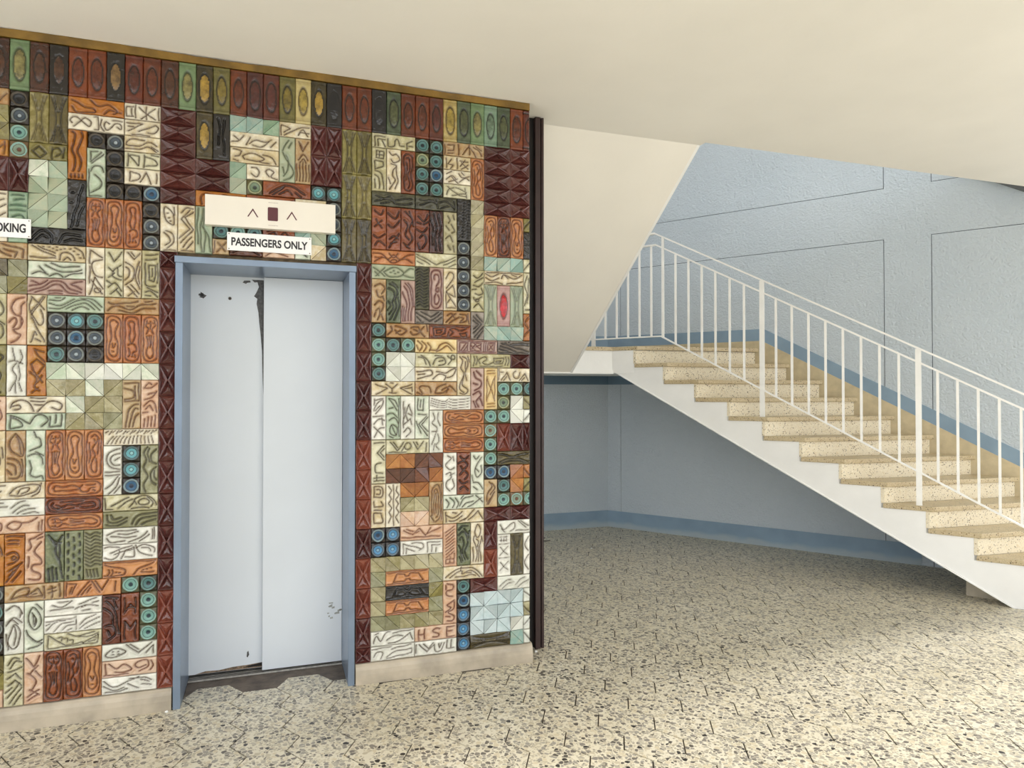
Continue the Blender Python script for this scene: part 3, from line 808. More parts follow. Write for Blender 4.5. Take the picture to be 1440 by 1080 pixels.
R(5, 15, 3, 1, 'tn', 's 2,3 6,4 12,3 18,2|s 2,8 6,5 14,7 20,4 28,3|s 8,8 16,9 22,6 28,6|s 22,2 26,1|s 12,5 16,5', 0.6)
D(2, 16, 'steel steel tealk'); D(3, 16, 'aqua blue steel'); D(4, 16, 'tealk steel black')
Fv(5, 16, 'or', 0); Fv(6, 16, 'or', 3); Fv(7, 16, 'or', 1)
R(-1, 18, 1, 3, 'ov', 's 2,3 8,7 5,12 7,18 4,26|s 5,1 3,6|p 2,24 7,28', 0.9)
R(0, 18, 1, 3, 'wh', 's 3,2 4,8 3,9|s 7,3 8,7 6,11|s 5,10 3,14 5,18 4,22|s 6,12 7,17 6,21|s 2,27 4,22 5,28|s 6,22 8,27|s 1,10 4,9 8,11', 0.5)
R(1, 18, 1, 3, 'og', 'p 4,2 9,4|s 4,2 6,6 9,10|p 5,8 2,11|p 5,8 9,12|p 2,11 4,16|p 9,12 6,17|p 3,14 8,22|s 2,16 5,19 4,24 7,27|s 3,28 6,25|p 8,18 5,22')
T(2, 19, '/\\/\\/\\', ['gt', 'pg', 'wt']); T(2, 20, '\\/\\/', ['gt', 'pg']); T(3, 21, '\\/\\', ['gt', 'pg', 'gt']); T(3, 22, '/\\/', ['gt', 'gs'])
R(6, 20, 1, 3, 'tn', 'p 1,2 9,2|p 9,2 9,13|p 7,4 7,12|s 1,5 6,7 6,11 1,12|p 1,13 9,13|s 2,29 3,20 6,16 9,15|s 4,29 5,22 7,18 9,18|s 6,29 7,23 9,21')
R(7, 20, 1, 3, 'pk', 's 2,5 4,2 6,3|s 3,5 6,5 9,2|s 2,12 6,11 9,7|s 2,16 5,13 8,15 9,20|s 3,18 5,16 7,19|s 1,20 4,20|p 2,24 2,29|p 4,23 4,29|p 6,23 6,29|p 8,22 8,29|s 4,9 8,8')
R(0, 21, 3, 1, 'cr', 's 2,7 3,4 7,2 11,4 14,9|s 4,8 7,7 6,5 3,6|s 16,9 20,4 25,3 28,5 27,8 23,7|p 12,1 20,1|p 12,3 19,3|p 14,5 18,5', 0.7)
R(0, 22, 3, 1, 'pg', 'p 2,9 2,1|p 2,1 12,6|s 2,2 7,5 8,8 2,9|s 12,6 14,2 18,1 21,4 18,8|p 22,2 22,8|p 22,8 28,8|p 25,1 25,6|p 28,1 28,8', 0.7)
R(-1, 21, 1, 2, 'pk', 's 2,8 6,6 8,12 4,17|s 3,2 7,3')
R(-1, 23, 1, 3, 'cr', 's 3,2 7,5 4,9|s 2,14 7,15 7,20 3,22|s 2,24 6,28|s 8,10 9,16')
R(0, 23, 1, 3, 'tn', 's 5,2 2,6 3,12 8,15 9,9 5,2|s 5,3 7,8 7.6,14|s 1,16 6,18 8,23 6,28 2,28|s 1,19 5,21 5,26|s 8,17 9,22 8,27|s 1,23 3,26', 0.6)
R(1, 23, 1, 3, 'pg', 's 4,1 5,4 7,5 8,9 5,11 2,12|s 1,15 5,14 8,16 9,20|s 2,18 3,22 2,26 5,28 8,27 9,29|s 5,13 9,15', 0.6)
Fv(2, 23, 'or', 1); Fv(3, 23, 'or', 0); Fv(4, 23, 'or', 2)
R(5, 23, 3, 1, 'cr', '|'.join('p %g,%g %g,%g' % (1 + i * 1.9, 2 + (i % 2), 2.6 + i * 1.9, 1) for i in range(15)) + '|' + '|'.join('s %g,9 %g,6.4 %g,4.6' % (2 + i * 2.3, 3.2 + i * 2.1, 5 + i * 1.9) for i in range(12)), 0.5)
R(5, 24, 1, 3, 'wh', 's 9,2 3,4 2,9 4,13 9,15|s 9,5 5,6 4,9 6,12 9,12|s 9,7.5 6.6,9|p 1,16 9,16|p 1,18 9,18|s 1,26 5,23 8,19|s 3,29 7,25 9,20|s 6,29 9,25')
D(6, 24, 'aqua aqua blue')
R(7, 24, 1, 3, 'gs', 's 4,1 2,5 3,9 2,14 4,19 2,24 3,29|s 5,2 4,6 5,10|s 9,3 6,6 6,10 9,12|s 9,14 6,17 6,22 9,25|s 8,16 7.6,20 9,22', 0.7)
R(-1, 26, 3, 1, 'cr', 's 1,3 5,2 10,2|s 1,7 6,6 8,5|p 1,9 7,9|s 12,7 16,3 22,2 27,2 25,6 19,8 12,8|s 16,7 18,4 22,4 21,6 18,7|s 28,1 27,6 23,9', 0.6)
R(-1, 27, 3, 1, 'wh', 's 1,8 4,3 9,2|s 3,9 6,5 11,4|s 1,4 3,3|s 13,5 17,2 20,1|s 14,8 19,4 22,4|s 16,9 21,6 25,6|s 19,9 24,8 27,9', 0.5)
R(-1, 28, 3, 1, 'pk', 's 1,5 4,3 8,4 8,8 3,8|s 14,8 11,6 14,3 18,4 17,7 14,8|s 18,4 22,4 26,1|p 27,4 27,9|p 28.5,3 28.5,9|s 1,8 5,9', 0.6)
Fh(2, 26, 'or', 3); Fh(2, 27, 'ru', 2); Fh(2, 28, 'or', 1)
R(5, 27, 3, 1, 'cg', 'p 1,2 1,9|p 1,9 5,9|s 4,7 9,4 14,2|s 8,8 12,5 16,3|s 18,6 17,3 22,1 27,3 29,7|e 22,5,3,2|s 15,9 19,8 25,9|s 24,2 27,5 26,8|p 14,8 17,4', 0.65)
R(5, 28, 3, 1, 'gs', 's 2,2 3,6 8,7 13,4|s 4,2 6,5 10,4|s 2,8 8,9 13,6|s 16,8 18,4 23,2 29,2|s 18,9 21,5 26,4 29,4|s 21,9 24,7 29,6', 0.8)
R(5, 29, 3, 1, 'wh', 's 2,4 8,2 18,2|s 8,4 14,4 19,3|s 2,6 5,9 12,8|s 4,5 10,6 18,6|s 14,9 20,7 24,3|s 20,9 25,5|p 28,1 28,8|p 27,2 27,8', 0.65)
R(5, 30, 3, 1, 'wh', 's 1,2 4,1 9,2|s 1,8 5,9 8,7 9,4|p 4,5 16,1|p 6,6 17,3|p 10,9 12,4|p 12,4 17,2|p 12,8 17,8|p 17,2 17,8|s 18,3 23,1 28,3 28,6|s 18,1 20,6 27,8|s 21,3 25,3 26,5', 0.6)
R(5, 31, 3, 1, 'or', 'p 1,2 10,5|s 10,5 12,6 11,9 1,9|p 19,6 28,2|p 19,6 17,9|s 3,5 3.6,7 2.6,8.6|s 5,5 5.4,7 4.6,8.6|d 7,7|d 9,7.6|p 21,8 28,8|d 22,6.6|d 24,6|d 26,5.4|p 1,1 29,1', 0.6)
R(-1, 29, 1, 3, 'og', 's 3,2 7,8 4,15 7,22 5,29|s 6,2 9,12|p 2,20 6,28', 0.8)
R(0, 29, 1, 3, 'og', 'p 1,1.5 9,1.5|p 2,4 7,4|p 2,6 7,6|s 1,12 5,11 7,14 5,17 2,18|e 4.5,14.5,1,1|s 2,22 5,20 9,17|p 1,28 7,19|s 4,28 8,22|s 2,25 4,22', 0.8)
R(1, 29, 1, 3, 'pk', 's 9,1 5,3 2,4 3,8 2,10|s 8,6 5,11 8,16 8,19 4,19 4,22 8,25 7,28 2,27|s 2,14 1.6,20|p 9,3 6,4', 0.75)
R(2, 29, 1, 3, 'dg', 's 2,2 5,6 8,7|s 9,3 6,8 6,14 8,20 9,28|s 7,6 8,12 7,17|p 2,22 2,29|p 4,21 4,29|p 6,22 6,29|s 3,4 6,9', 1.1, 0.006)
R(3, 29, 1, 3, 'dg', '|'.join('p %g,%g %g,%g' % (x_, 2 + 5 * j_ + (2.5 if x_ == 5 else 0), x_, 4 + 5 * j_ + (2.5 if x_ == 5 else 0)) for x_ in (2, 5, 8) for j_ in range(6) if 4 + 5 * j_ + (2.5 if x_ == 5 else 0) < 29.5), 1.0, 0.006)
R(4, 29, 1, 3, 'gs', '|'.join('s 1,%g 3.5,%g 6,%g 9,%g' % (2 + i * 2.1, 3.2 + i * 2.1, 1.8 + i * 2.1, 3 + i * 2.1) for i in range(10)) + '|' + '|'.join('p %g,24 %g,28.5' % (1.5 + i * 1.8, 2.6 + i * 1.8) for i in range(4)), 0.6)
R(0, 32, 3, 1, 'tn', 's 3,8 6,4 12,2 11,6 3,8|p 10,7 17,3|p 17,3 19,8|p 10,7 19,8|p 14,6 16,6|p 20,2 20,9|p 24,2 24,9|p 22,4 26,3|p 22,6 26,5|p 28,1 28,9', 0.6)
R(3, 32, 3, 1, 'or', 'p 1,1 1,9|p 2,2 6,2|p 6,2 4,8|p 7,9 13,1|p 9,9 14,3|p 14,1 19,8|p 16,1 20,7|p 20,7 23,1|p 12,8 14,5|p 27,2 27,8|p 4,4 3,8', 0.6)
D(6, 32, 'teal'); D(7, 32, 'tealk teal teal teal')
D(-1, 32, 'steel tealk steel steel')
R(5, 33, 1, 3, 'dr', 's 2,4 6,8 8,16 9,24|s 1,8 5,12 6,18|s 2,19 6,19 7,24 3,28|s 3,22 4,25|s 6,3 8,8|p 2,2 8,2', 0.9)
R(6, 33, 1, 3, 'ru', 'p 2,3 2,12|p 2,12 5,7|p 5,7 8,10|p 8,3 8,12|p 4,9 7,9|p 2,28 2,17|p 2,17 5,22|p 5,22 8,17|p 8,17 8,28', 0.7)
R(0, 33, 1, 3, 'wh', 's 1,4 5,2 8,5 8,9|s 2,11 5,9 9,12|s 1,13 4,10 7,13|o 5,13 8,18 7,25 4,27 2,22|s 5,14 6,20 5,25|s 1,18 2,27|s 7,3 9,7', 0.65)
R(1, 33, 1, 3, 'pg', 'o 4,4 8,8 8,14 5,17 2,12|s 4,7 6,11 5,15|o 4.6,8 5.6,11 4.6,14|s 6,2 9,5|s 1,17 4,23 9,25|s 2,20 6,24 9,23|s 2,28 6,27 9,25', 0.65)
R(2, 33, 3, 1, 'wh', 's 4,4 9,5 14,2|s 3,7 9,6 15,6|s 7,2 12,2|p 18,4 27,1|s 16,7 20,5 28,6|s 20,8 24,8|p 19,6 22,5|p 25,4 28,3', 0.55)
R(2, 34, 3, 1, 'wh', 'p 1,3 16,2|s 1,8 5,4 11,3|s 5,9 9,5 15,4|s 9,9 12,6 16,6|p 16.5,1 16.5,9|s 18,7 22,3 27,1|s 18,9 23,5 29,3|s 21,9 25,7 29,6|s 1,5 3,4|s 12,9 14,8', 0.4)
R(2, 35, 3, 1, 'cg', 'p 2,1 11,8|p 2,1 2,9|p 2,9 28,8|p 11,8 20,7|s 7,3 9,3 9,5|s 10,4 12,4 12,6|s 13,5 15,5 15,7|s 12,1 18,3 26,1|s 17,3 22,4 28,2|p 20,8 28,3|p 28,3 28,8|p 23,7 27,6|p 25,5 27,5', 0.5)
R(0, 36, 1, 3, 'cg', 's 2,6 5,2 8,3|s 3,8 6,4 9,5|s 2,10 6,9 9,8|p 2,14 6,11|p 6,11 9,15|p 2,18 6,15|p 6,15 9,19|p 2,25 8,17|p 3,28 9,20|p 5,29 9,24|p 1,22 4,19', 0.6)
R(1, 36, 1, 3, 'pk', 'p 1,3 5,9|p 8,2 5,9|p 7,8 3,13|p 6,11 9,15|s 2,12 6,17 4,23|p 3,22 8,25|p 2,26 8,22|p 2,28 7,25', 0.65)
Fv(2, 36, 'ru', 1); Fv(3, 36, 'ru', 2); Fv(4, 36, 'or', 0)
R(5, 36, 3, 1, 'wh', 'o 2,7 6,3 13,5 8,8|d 6,4.6|d 9,5|d 6,6.4|d 9,6.6|p 13,1 20,7|p 15,1 20,5|p 20,7 27,1|p 24,7 28,3|p 28,3 28,8', 0.6)
R(5, 37, 3, 1, 'pk', 'p 2,2 2,9|s 4,2 8,5 12,3 16,6 12,8 7,7|s 24,5 20,6 18,4 20,2 25,2 25,6 20,8|s 27,2 28,5 26,8|p 1,9 14,9', 0.65)
R(5, 38, 3, 1, 'wh', 's 1,2 6,6 13,4 20,1|s 1,5 6,8 12,7|s 14,5 18,7 20,8|s 21,3 26,5|s 15,2 22,2 27,4|s 2,9 8,9 14,8|s 22,6 27,7', 0.55)
T(-1, 36, '\\', 'do'); T(-1, 37, '/', 'ov'); R(-1, 38, 1, 1, 'pk', 's 2,7 5,3 8,6')

# ---- right of the lift, columns 21 to 32
R(21, 3, 3, 1, 'cg', 'p 2,2 9,2|p 2,2 2,9|p 4,4 9,4|p 4,4 4,9|s 7,5 9,9|s 11,3 11,8 15,8 16,4 18,3 19,7|p 20,7 22,7|p 24,9 24,5|p 24,5 28,3|p 25,7 28,7')
R(21, 4, 1, 3, 'cg', 'p 3,2 8,2|p 3,2 3,7|p 8,2 8,7|p 5,2 5,7|p 3,4.5 8,4.5|p 3,7 8,7|p 2,9 8,9|p 2,9 2,15|p 2,15 8,12|p 8,9 8,12|s 2,16 7,18 8,28|s 2,19 5,21 5,28|p 2,22 2,28')
R(22, 4, 1, 3, 'cr', 's 2,2 4,4 7,3 9,7 5,9 3,7|s 3,10 7,11 5,14 4,18 6,21 4,25 2,28|s 7,12 7,18 8,22 6,27|s 1,20 3,24', 0.65)
R(23, 4, 1, 3, 'ru', 'o 5,2 8,4 8,10 7,15 8,22 7,27 3,27 2,22 3,15 2,10 2,4|s 4,5 6,5 6,12 5,16 6,22 5,26|s 4,8 4,14 3.6,20')
R(21, 7, 3, 1, 'dk', 'p 2,7 13,3|p 3,3 14,6|p 16,5 28,3|s 15,7 22,8 28,6|p 14,4 16,7|s 6,8 12,7', 0.7)
R(24, 7, 3, 1, 'dk', 's 3,7 10,4 15,5|p 15,2 16,8|s 16,4 22,3 28,7|p 3,3 13,3|s 18,8 24,6|p 28,2 28,8', 0.7)
D(24, 3, 'tealk olive tealk tealk'); D(25, 3, 'tealk tealk blue tealk')
R(26, 3, 3, 1, 'tn', 'p 1,2 1,9|p 3,2 8,2|p 8,2 7,6|p 7,6 3,6|p 3,8 7,8|p 11,1 11,9|p 19,1 19,8|s 14,8 16,5 19,2|s 19,2 22,6 24,9|s 22,2 26,4 28,8|s 24,1 28,4')
R(26, 4, 2, 1, 'cr', 'p 2,2 2,9|p 6,2 3,6|p 3,6 7,6|p 7,6 5,9|p 10,1 10,9|p 12,3 18,3|p 16,2 12,7|p 13,4 18,8|p 18,5 13,9')
R(26, 5, 2, 1, 'cr', 'p 2,3 6,1|s 2,7 6,4 9,6|p 4,9 10,6|p 6,5 11,9|s 11,2 14,5 19,3|s 12,8 16,5 19,6|p 13,1 15,3')
R(26, 6, 2, 1, 'cg', 's 2,8 4,4 8,2|p 3,2 12,8|p 6,8 16,6|p 16,2 17,9|p 9,2 17,5|p 12,8 17,8', 0.55)
Fv(28, 4, 'or', 2)
for i in range(5):
    X(29, 3 + i, 2, 1, 'bm' if i % 2 else 'br'); X(31, 3 + i, 1.5, 1, 'br' if i % 2 else 'bm')
R(27, 7, 1, 3, 'bk', '|'.join('d %g,%g' % (1.5 + (i * 3.7) % 7.5, 1.5 + i * 1.1) for i in range(25)), 0.6)
T(28, 7, '/', 'gt'); T(28, 8, '/', 'gt'); T(28, 9, '/', 'gt'); T(28, 10, '/', 'gt'); T(28, 11, '/', 'gt')
R(21, 8, 1, 3, 'ru', 's 2,3 6,6 8,3|p 2,14 7,10|p 3,9 7,15|s 1,20 5,22 9,19|s 2,27 5,24 9,27', 0.75)
R(22, 8, 1, 3, 'ru', 's 1,4 6,8 9,3|s 1,12 5,14 9,9|p 2,28 9,18|s 2,22 5,20 8,22|s 3,25 7,24', 0.8)
R(23, 8, 1, 3, 'ru', 's 3,2 8,8 6,15 8,22 4,27|s 6,2 9,12|s 2,8 5,12 3,18 6,22|p 2,24 6,28', 0.8)
R(24, 8, 1, 3, 'dr', 's 2,5 6,8 9,3|s 1,14 5,16 9,12|s 3,20 6,17 8,22 5,27|s 2,24 3,28|p 6,10 9,8|s 1,9 4,10', 0.85)
R(25, 8, 1, 3, 'dm', 's 3,2 5,10 4,20 5,28|s 6,2 8,10 7,20 8,28|s 1,6 2.6,14 2,24', 0.85)
R(26, 8, 1, 3, 'gt', 's 3,3 5,6 4,8|s 7,2 8,5|s 2,10 4,13|s 6,9 8,13 6,15|s 2,19 5,17 7,21|s 3,24 5,27|s 7,24 8,28', 0.7)
R(21, 11, 3, 1, 'or', 's 1,2 7,3 11,6 15,3 19,6 24,3 29,2|s 12,2 15,5 18,2|s 2,8 8,5 13,8|s 17,8 22,5 28,8|e 15,7.5,2,1.2|s 2,5 5,6', 0.6)
R(24, 11, 3, 1, 'cg', 'p 1,1 15,8|p 15,8 29,2|p 1,3 10,8|p 20,8 29,4|p 1,6 5,8|p 24,9 29,7', 0.5)
R(21, 12, 3, 1, 'gl', 'p 1,2 9,8|p 3,8 9,2|s 8,5 13,2 18,2 22,5 18,8 12,8 8,5|d 13,5|d 15,4|d 16,6|d 18,5|s 22,5 26,2 29,2|s 21,6 26,8 29,8|p 2,5 5,8', 0.6)
D(27, 10, 'steel steel steel steel steel')
R(21, 13, 1, 3, 'tn', 's 2,5 6,3 9,6 7,10|s 3,8 5,12 8,12|s 2,18 5,15 8,17 7,22|s 3,22 5,20 6,24 4,28|s 2,26 3,23|s 7,24 8,28|s 8,12 9,15', 0.65)
R(22, 13, 1, 3, 'dg', 's 2,3 6,5 8,9 6,14 7,19 4,25 2,28|s 4,2 8,5|s 1,6 5,8 6,12 4,16 5,20 2,24|s 8,12 9,18 7,24 5,28|s 1,15 3,18 1,21', 0.8)
R(23, 13, 1, 3, 'rb', 's 3,2 6,6 8,14 7,28|s 2,4 5,9 6,16 5,28|s 1,8 3.6,14 4,20 3,28|s 5,2 8.4,8 9,18|p 1,18 1,28|p 2.4,19 2.2,28', 0.7)
R(24, 12, 1, 3, 'dk', '|'.join('s 1,%g 3.4,%g 6,%g 9,%g' % (2 + i * 2.1, 1 + i * 2.1, 3 + i * 2.1, 1.6 + i * 2.1) for i in range(13)), 0.55)
R(25, 12, 1, 3, 'rb', 'o 5,1.5 8.4,4 8.6,15 8.4,26 5,28.5 1.6,26 1.4,15 1.6,4|s 3.4,8 4,5 6.4,5 7,8 6,11 5,13 6,17|e 6,15.4,1.2,1.3|s 5,18 3.4,21 4,25 6,25.4 7,22 6,19', 0.85)
R(26, 12, 1, 3, 'cr', 's 2,7 4,3 7,4 7,8 2,14|p 2,16 7,12|p 7,12 9,20|p 2,16 9,27|p 2,16 2,28|p 3,28 9,28|s 5,22 3,24|p 4,18 8,20', 0.6)
R(28, 12, 1, 3, 'cg', 's 2,4 5,6 9,2|p 3,9 9,5|s 2,11 6,12 9,9|s 8,13 9,16 6,18 3,17|s 2,20 4,22 8,19|p 2,27 6,24|p 6,24 9,28|e 5,22,1.4,1|s 1,14 4,14', 0.65)
R(24, 15, 2, 1, 'gy', 'p 1,2 10,8|p 4,1 11,5|p 11,5 17,1|p 10,8 19,2|p 14,8 19,5|p 1,9 6,9|p 1,5 4,8', 0.6)
R(26, 15, 2, 1, 'tn', 'p 2,8 9,2|p 4,9 12,4|s 12,2 17,3 17,7 12,8|s 3,3 6,2 9,6|s 13,4 15,5 13,7|p 18,2 19,9', 0.75)
R(28, 15, 1, 2, 'gy', 'p 2,3 8,9|p 8,9 2,15|p 2,6 6,9|p 6,9 2,12|p 4,2 9,7|p 3,18 9,11|p 5,19 9,14', 0.75)
Fv(29, 8, 'or', 2); Fv(30, 8, 'ru', 1); Fv(31, 8, 'or', 0)
T(29, 11, '///', 'te'); T(29, 16, '\\\\\\', 'te')
R(29, 12, 3, 1, 'cr', 's 1,2 6,4 11,2|s 1,5 6,7 11,5|s 1,9 7,8 14,9|s 13,5 15,2 18,5|s 16,2 22,5 29,2|s 17,9 23,8 29,7|s 21,2 25,3|p 2,1 28,1', 0.65)
B(29, 13, 'gl'); O(30, 13, 'ruby'); B(31, 13, 'gl')
def cutR(c, r, h, pal, txt): R(c, r, 0.5, h, pal, txt, 0.6)
cutR(32, 8, 1, 'ov', 'p 0,8 5,2'); cutR(32, 9, 2, 'bk', 's 1,3 4,6|s 1,12 4,15|p 0,9 5,9'); cutR(32, 11, 1, 'cg', 'p 0,8 5,3')
cutR(32, 12, 3, 'cg', 's 3,2 1,8 3,16 1,24|s 4,4 4,14 3,22|p 1,27 5,27'); cutR(32, 15, 2, 'ot', 's 4,3 1,7 4,11|p 0,17 5,12')
D(21, 16, 'tealk teal teal tealk'); D(22, 17, 'tealk'); D(23, 17, 'teal')
R(22, 16, 3, 1, 'tn', 's 1,8 4,5 3,2|s 6,2 11,3 14,5 10,8 6,5|s 7,7 10,5|s 17,3 22,2 23,6 19,8 17,6|s 19,4 22,5|s 26,2 24,5 27,9|s 28,1 29,5', 0.75)
R(25, 16, 3, 1, 'ru', 'c 3,2 12,2 11,6 8,8 3,8|c 5,4 9,4 8,6 5,6|s 14,8 17,5 15,3 18,2 22,4 27,2|s 14,5 13,8|c 22,6 27,5 27,8 23,8|p 1,1 29,1|p 1,9 29,9', 0.65)
R(24, 17, 3, 1, 'yl', 's 2,2 5,5 3,9|s 5,2 8,5 6,9|s 9,3 11,6 10,9|s 10,8 15,8 18,4 23,3 28,7|s 15,9 19,7 23,5 26,8|s 1,5 2,8', 0.8)
R(27, 17, 3, 1, 'rb', 'c 2,2 8,2 8,8 2,8|p 3,8 7,2|p 5,8 8,4|c 10,2 18,2 18,8 10,8|c 23,2 28,2 28,8 23,8|p 10,4 14,8|p 12,2 18,7|p 14,5 18,3|p 11,7 14,3|p 24,3 27,7|p 27,3 24,7|p 20,1 20,9|p 21.5,2 21.5,8|p 1,1 29,1|p 1,9 29,9', 0.75)
R(30, 17, 2.5, 1, 'gy', 'p 3,2 24,8|p 1,9 24,9|p 2,4 14,8|d 6,2|d 9,1.6|p 1,6 8,8|p 10,3 24,3|p 12,2 24,2', 0.9)
T(22, 18, '/\\', 'wt'); T(22, 19, '\\/', ['wt', 'gt', 'wt'])
R(24, 18, 3, 1, 'cg', 's 2,3 6,4 8,8|s 4,2 9,5 11,9|s 13,8 15,4 20,3 22,7 17,9|s 14,2 19,2|s 23,2 26,5 24,8|e 27,3,1.4,1.6|s 17,6 20,5', 0.65)
R(24, 19, 3, 1, 'cr', 's 1,3 6,3 11,2 12,5 7,7 2,8|s 13,8 17,5 22,6 21,9|s 15,3 21,4 25,2 29,1 27,6 23,7|s 2,5 7,5', 0.7)
R(27, 18, 1, 3, 'cr', 's 2,2 4,5 3,10 5,14 3,20 2,25 5,28|s 4,2 7,4 8,9 6,14 7,19|s 8,2 9,6|s 5,16 4,22 8,26 6,29 2,28|s 6,6 6.4,11', 0.65)
R(28, 18, 3, 1, 'cg', 's 2,2 3,5 2,9|s 4,2 5,5 4,8|s 7,7 6,4 10,2 12,4 9,6 13,8 17,6|c 17,3 25,3 24,7 18,7|c 19,5 23,5 22,6 19,6|s 26,2 27,5 26,8|s 28,2 29,5 28,8|p 7,9 24,9', 0.5)
X(31, 18, 1.5, 1, 'br')
R(28, 19, 1, 3, 'rb', 's 2,3 4,7 8,10 7,14 3,16|s 4,2 8,6|s 2,19 6,17 8,20 4,24 6,28|s 2,24 4,28|s 7,22 9,27|s 2,11 5,12', 0.85)
R(29, 19, 1, 3, 'yl', 'p 2,2 8,2|p 2,4 8,4|p 2,7 8,23|p 8,7 2,23|p 2,6 2,24|p 8,6 8,24|p 2,26 8,26|p 2,28 8,28', 0.5)
R(30, 19, 2.5, 1, 'cr', 'p 3,9 7,3|p 7,3 10,9|p 5,9 7,6|s 14,2 12,4 13,7 16,7 17,3|p 17,9 21,4|p 21,4 24,9|p 19,9 21,7|p 1,1 1,9|p 2,3 4,3', 0.6)
R(21, 20, 3, 1, 'cr', 'p 3,2 11,5|p 11,5 3,9|p 10,2 14,5|p 18,2 14,5|p 14,5 14,8|p 12,8 17,8|p 28,2 20,5|p 20,5 28,9|p 23,5 28,4|p 13,1 15,1|p 28,4 28,7', 0.6)
R(24, 20, 3, 1, 'tn', 's 1,8 5,9 3,5 5,3 10,4 11,8|s 14,8 16,4 22,2|s 14,8 20,8 24,5|s 22,8 25,3 29,7|s 19,6 23,4', 0.6)
D(30, 20, 'teal olive teal'); D(31, 20, 'teal')
place('disc_tile', grid_mesh('disc_tile', .5, 1, lambda X_, Y_: (0.008 + 0.006 * np.exp(-((np.hypot(X_ - 5, Y_ - 5) / 4.75 - 0.86) / 0.09) ** 2), np.clip(1 - np.hypot(X_ - 5, Y_ - 5) / 4.75, 0, 1))), GD['tealk'], 32, 20, .5, 1)
T(31, 21, '/', 'wt'); T(31, 22, '\\', 'wt'); cutR(32, 21, 1, 'gt', 'p 0,2 5,7'); cutR(32, 22, 1, 'wt', 'p 0,8 5,3')
R(21, 21, 1, 3, 'wh', 's 2,3 8,2|s 2,10 4,5 8,3 7,8 3,12|s 3,10 6,7|p 1,14 8,14|s 2,19 5,16 9,17|p 2,21 8,28|s 2,28 5,23 9,22|s 7,15 8,20|p 2,2 2,6', 0.6)
R(22, 21, 1, 3, 'pg', 'p 2,2 8,10|s 2,2 6,3 8,7|s 2,9 5,8|s 1,13 5,12 8,15|s 2,17 6,15 9,20|o 4,20 8,22 7,27 3,26|p 4,20 7,27|s 2,28 5,29|p 9,2 9,28', 0.6)
R(23, 21, 1, 3, 'wh', 'p 2,4 2,22|p 2,16 6,6|p 6,6 8,13|p 2,20 7,16|p 7,16 8,20|s 2,25 5,22 7,25 4,28|p 3,12 5,17|p 8,14 5,12|p 3,8 3,12', 0.6)
R(24, 21, 1, 3, 'pg', 'p 2,2 2,10|p 6,2 6,10|p 2,10 6,10|p 8,14 3,20|p 3,20 9,28|p 9,15 5,20|p 5,20 9,25|p 2,13 8,13|p 4,3 4,8|p 1,18 4,26', 0.6)
R(25, 21, 3, 1, 'wh', '|'.join('s %g,%g %g,%g %g,%g %g,%g' % (1, 2 + i * 1.6, 6, 3 + i * 1.6, 11, 4.4 + i * 1.4, 13, 3 + i * 1.6) for i in range(4)) + '|' + '|'.join('s 14,%g 20,%g 29,%g' % (2 + i * 2, 3 + i * 2, 1.6 + i * 2) for i in range(4)), 0.35)
R(25, 22, 1, 3, 'wh', 's 3,2 4,6 2,9 6,13 4,18 2,24|s 7,2 6,7 8,11|s 2,15 6,15|s 6,17 7,22 5,25 7,28|s 4,24 3,28', 0.45)
Fh(26, 22, 'or', 2); Fh(26, 23, 'or', 0); Fh(26, 24, 'or', 1)
D(29, 22, 'teal brown teal teal blue')
X(30, 23, 1, 2, 'bo'); X(31, 23, 1, 2, 'br'); X(32, 23, .5, 2, 'br')
R(22, 24, 3, 1, 'cg', 'p 3,2 8,8|p 5,2 8,6|p 8,8 12,2|e 15,5,2.2,2.4|p 19,2 22,7|p 22,7 26,2|p 21,2 22,4|p 28,3 28,9|p 2,9 14,9|s 11,8 13,4', 0.6)
R(21, 24, 1, 3, 'cg', 'p 2,2 9,2|p 9,4 4,9|p 4,9 9,14|p 9,6 6,9|p 6,9 9,12|s 7,16 3,17 3,22 8,23|p 2,26 9,26|p 2,28 9,28|p 4,24 4,28', 0.6)
T(22, 25, '/\\/\\', ['bt', 'ot']); T(22, 26, '\\/\\/', ['ot', 'ot', 'bt'])
R(26, 25, 1, 3, 'wh', 's 3,2 6,4 4,6 2,9 5,12 8,11|s 7,3 8,6|s 2,15 5,14 6,18 3,20 2,24 5,27|s 7,19 8,24 6,26|s 5,16 8,15', 0.6)
R(27, 25, 1, 3, 'ru', 's 2,3 5,5 8,3|s 1,8 5,6 8,9 5,12|s 2,16 5,13 8,16 6,19|s 2,20 4,22 8,21|s 2,26 5,24 8,27|s 3,10 4,13', 0.9)
R(28, 25, 1, 3, 'pg', 's 2,3 4,5 6,3|s 8,4 5,9 3,14 5,18 8,15 8,10|s 4,12 6,14|s 2,22 6,22 9,27|s 2,25 5,27|s 1,17 2,21', 0.6)
R(30, 25, 2.5, 1, 'do', 'p 1,2 12,5|p 1,8 12,5|p 12,5 24,2|p 12,5 24,8|s 3,2 12,4 22,1.5|s 3,9 12,7 22,9', 0.7)
D(30, 26, 'blue tealk'); T(31, 26, '/', 'ot'); T(31, 27, '\\', 'ot'); cutR(32, 26, 1, 'ot', 'p 0,3 5,8'); cutR(32, 27, 1, 'ov', 'p 0,8 5,3')
R(29, 27, 1, 2, 'tn', 's 4,2 6,5 3,10 2,16|s 6,3 8,6 5,11|s 8,9 6,13 3,18|p 2,18 5,14', 0.7)
R(21, 27, 1, 3, 'cr', 's 2,2 7,2 8,6 7,9 2,9|p 2,2 2,9|s 7,12 8,15 2,16|p 2,16 2,12|p 2,20 7,20|s 7,20 8,26 2,27|p 2,20 2,27|p 2,18 7,18|s 3.6,4 6,4 6,7 3.6,7', 0.65)
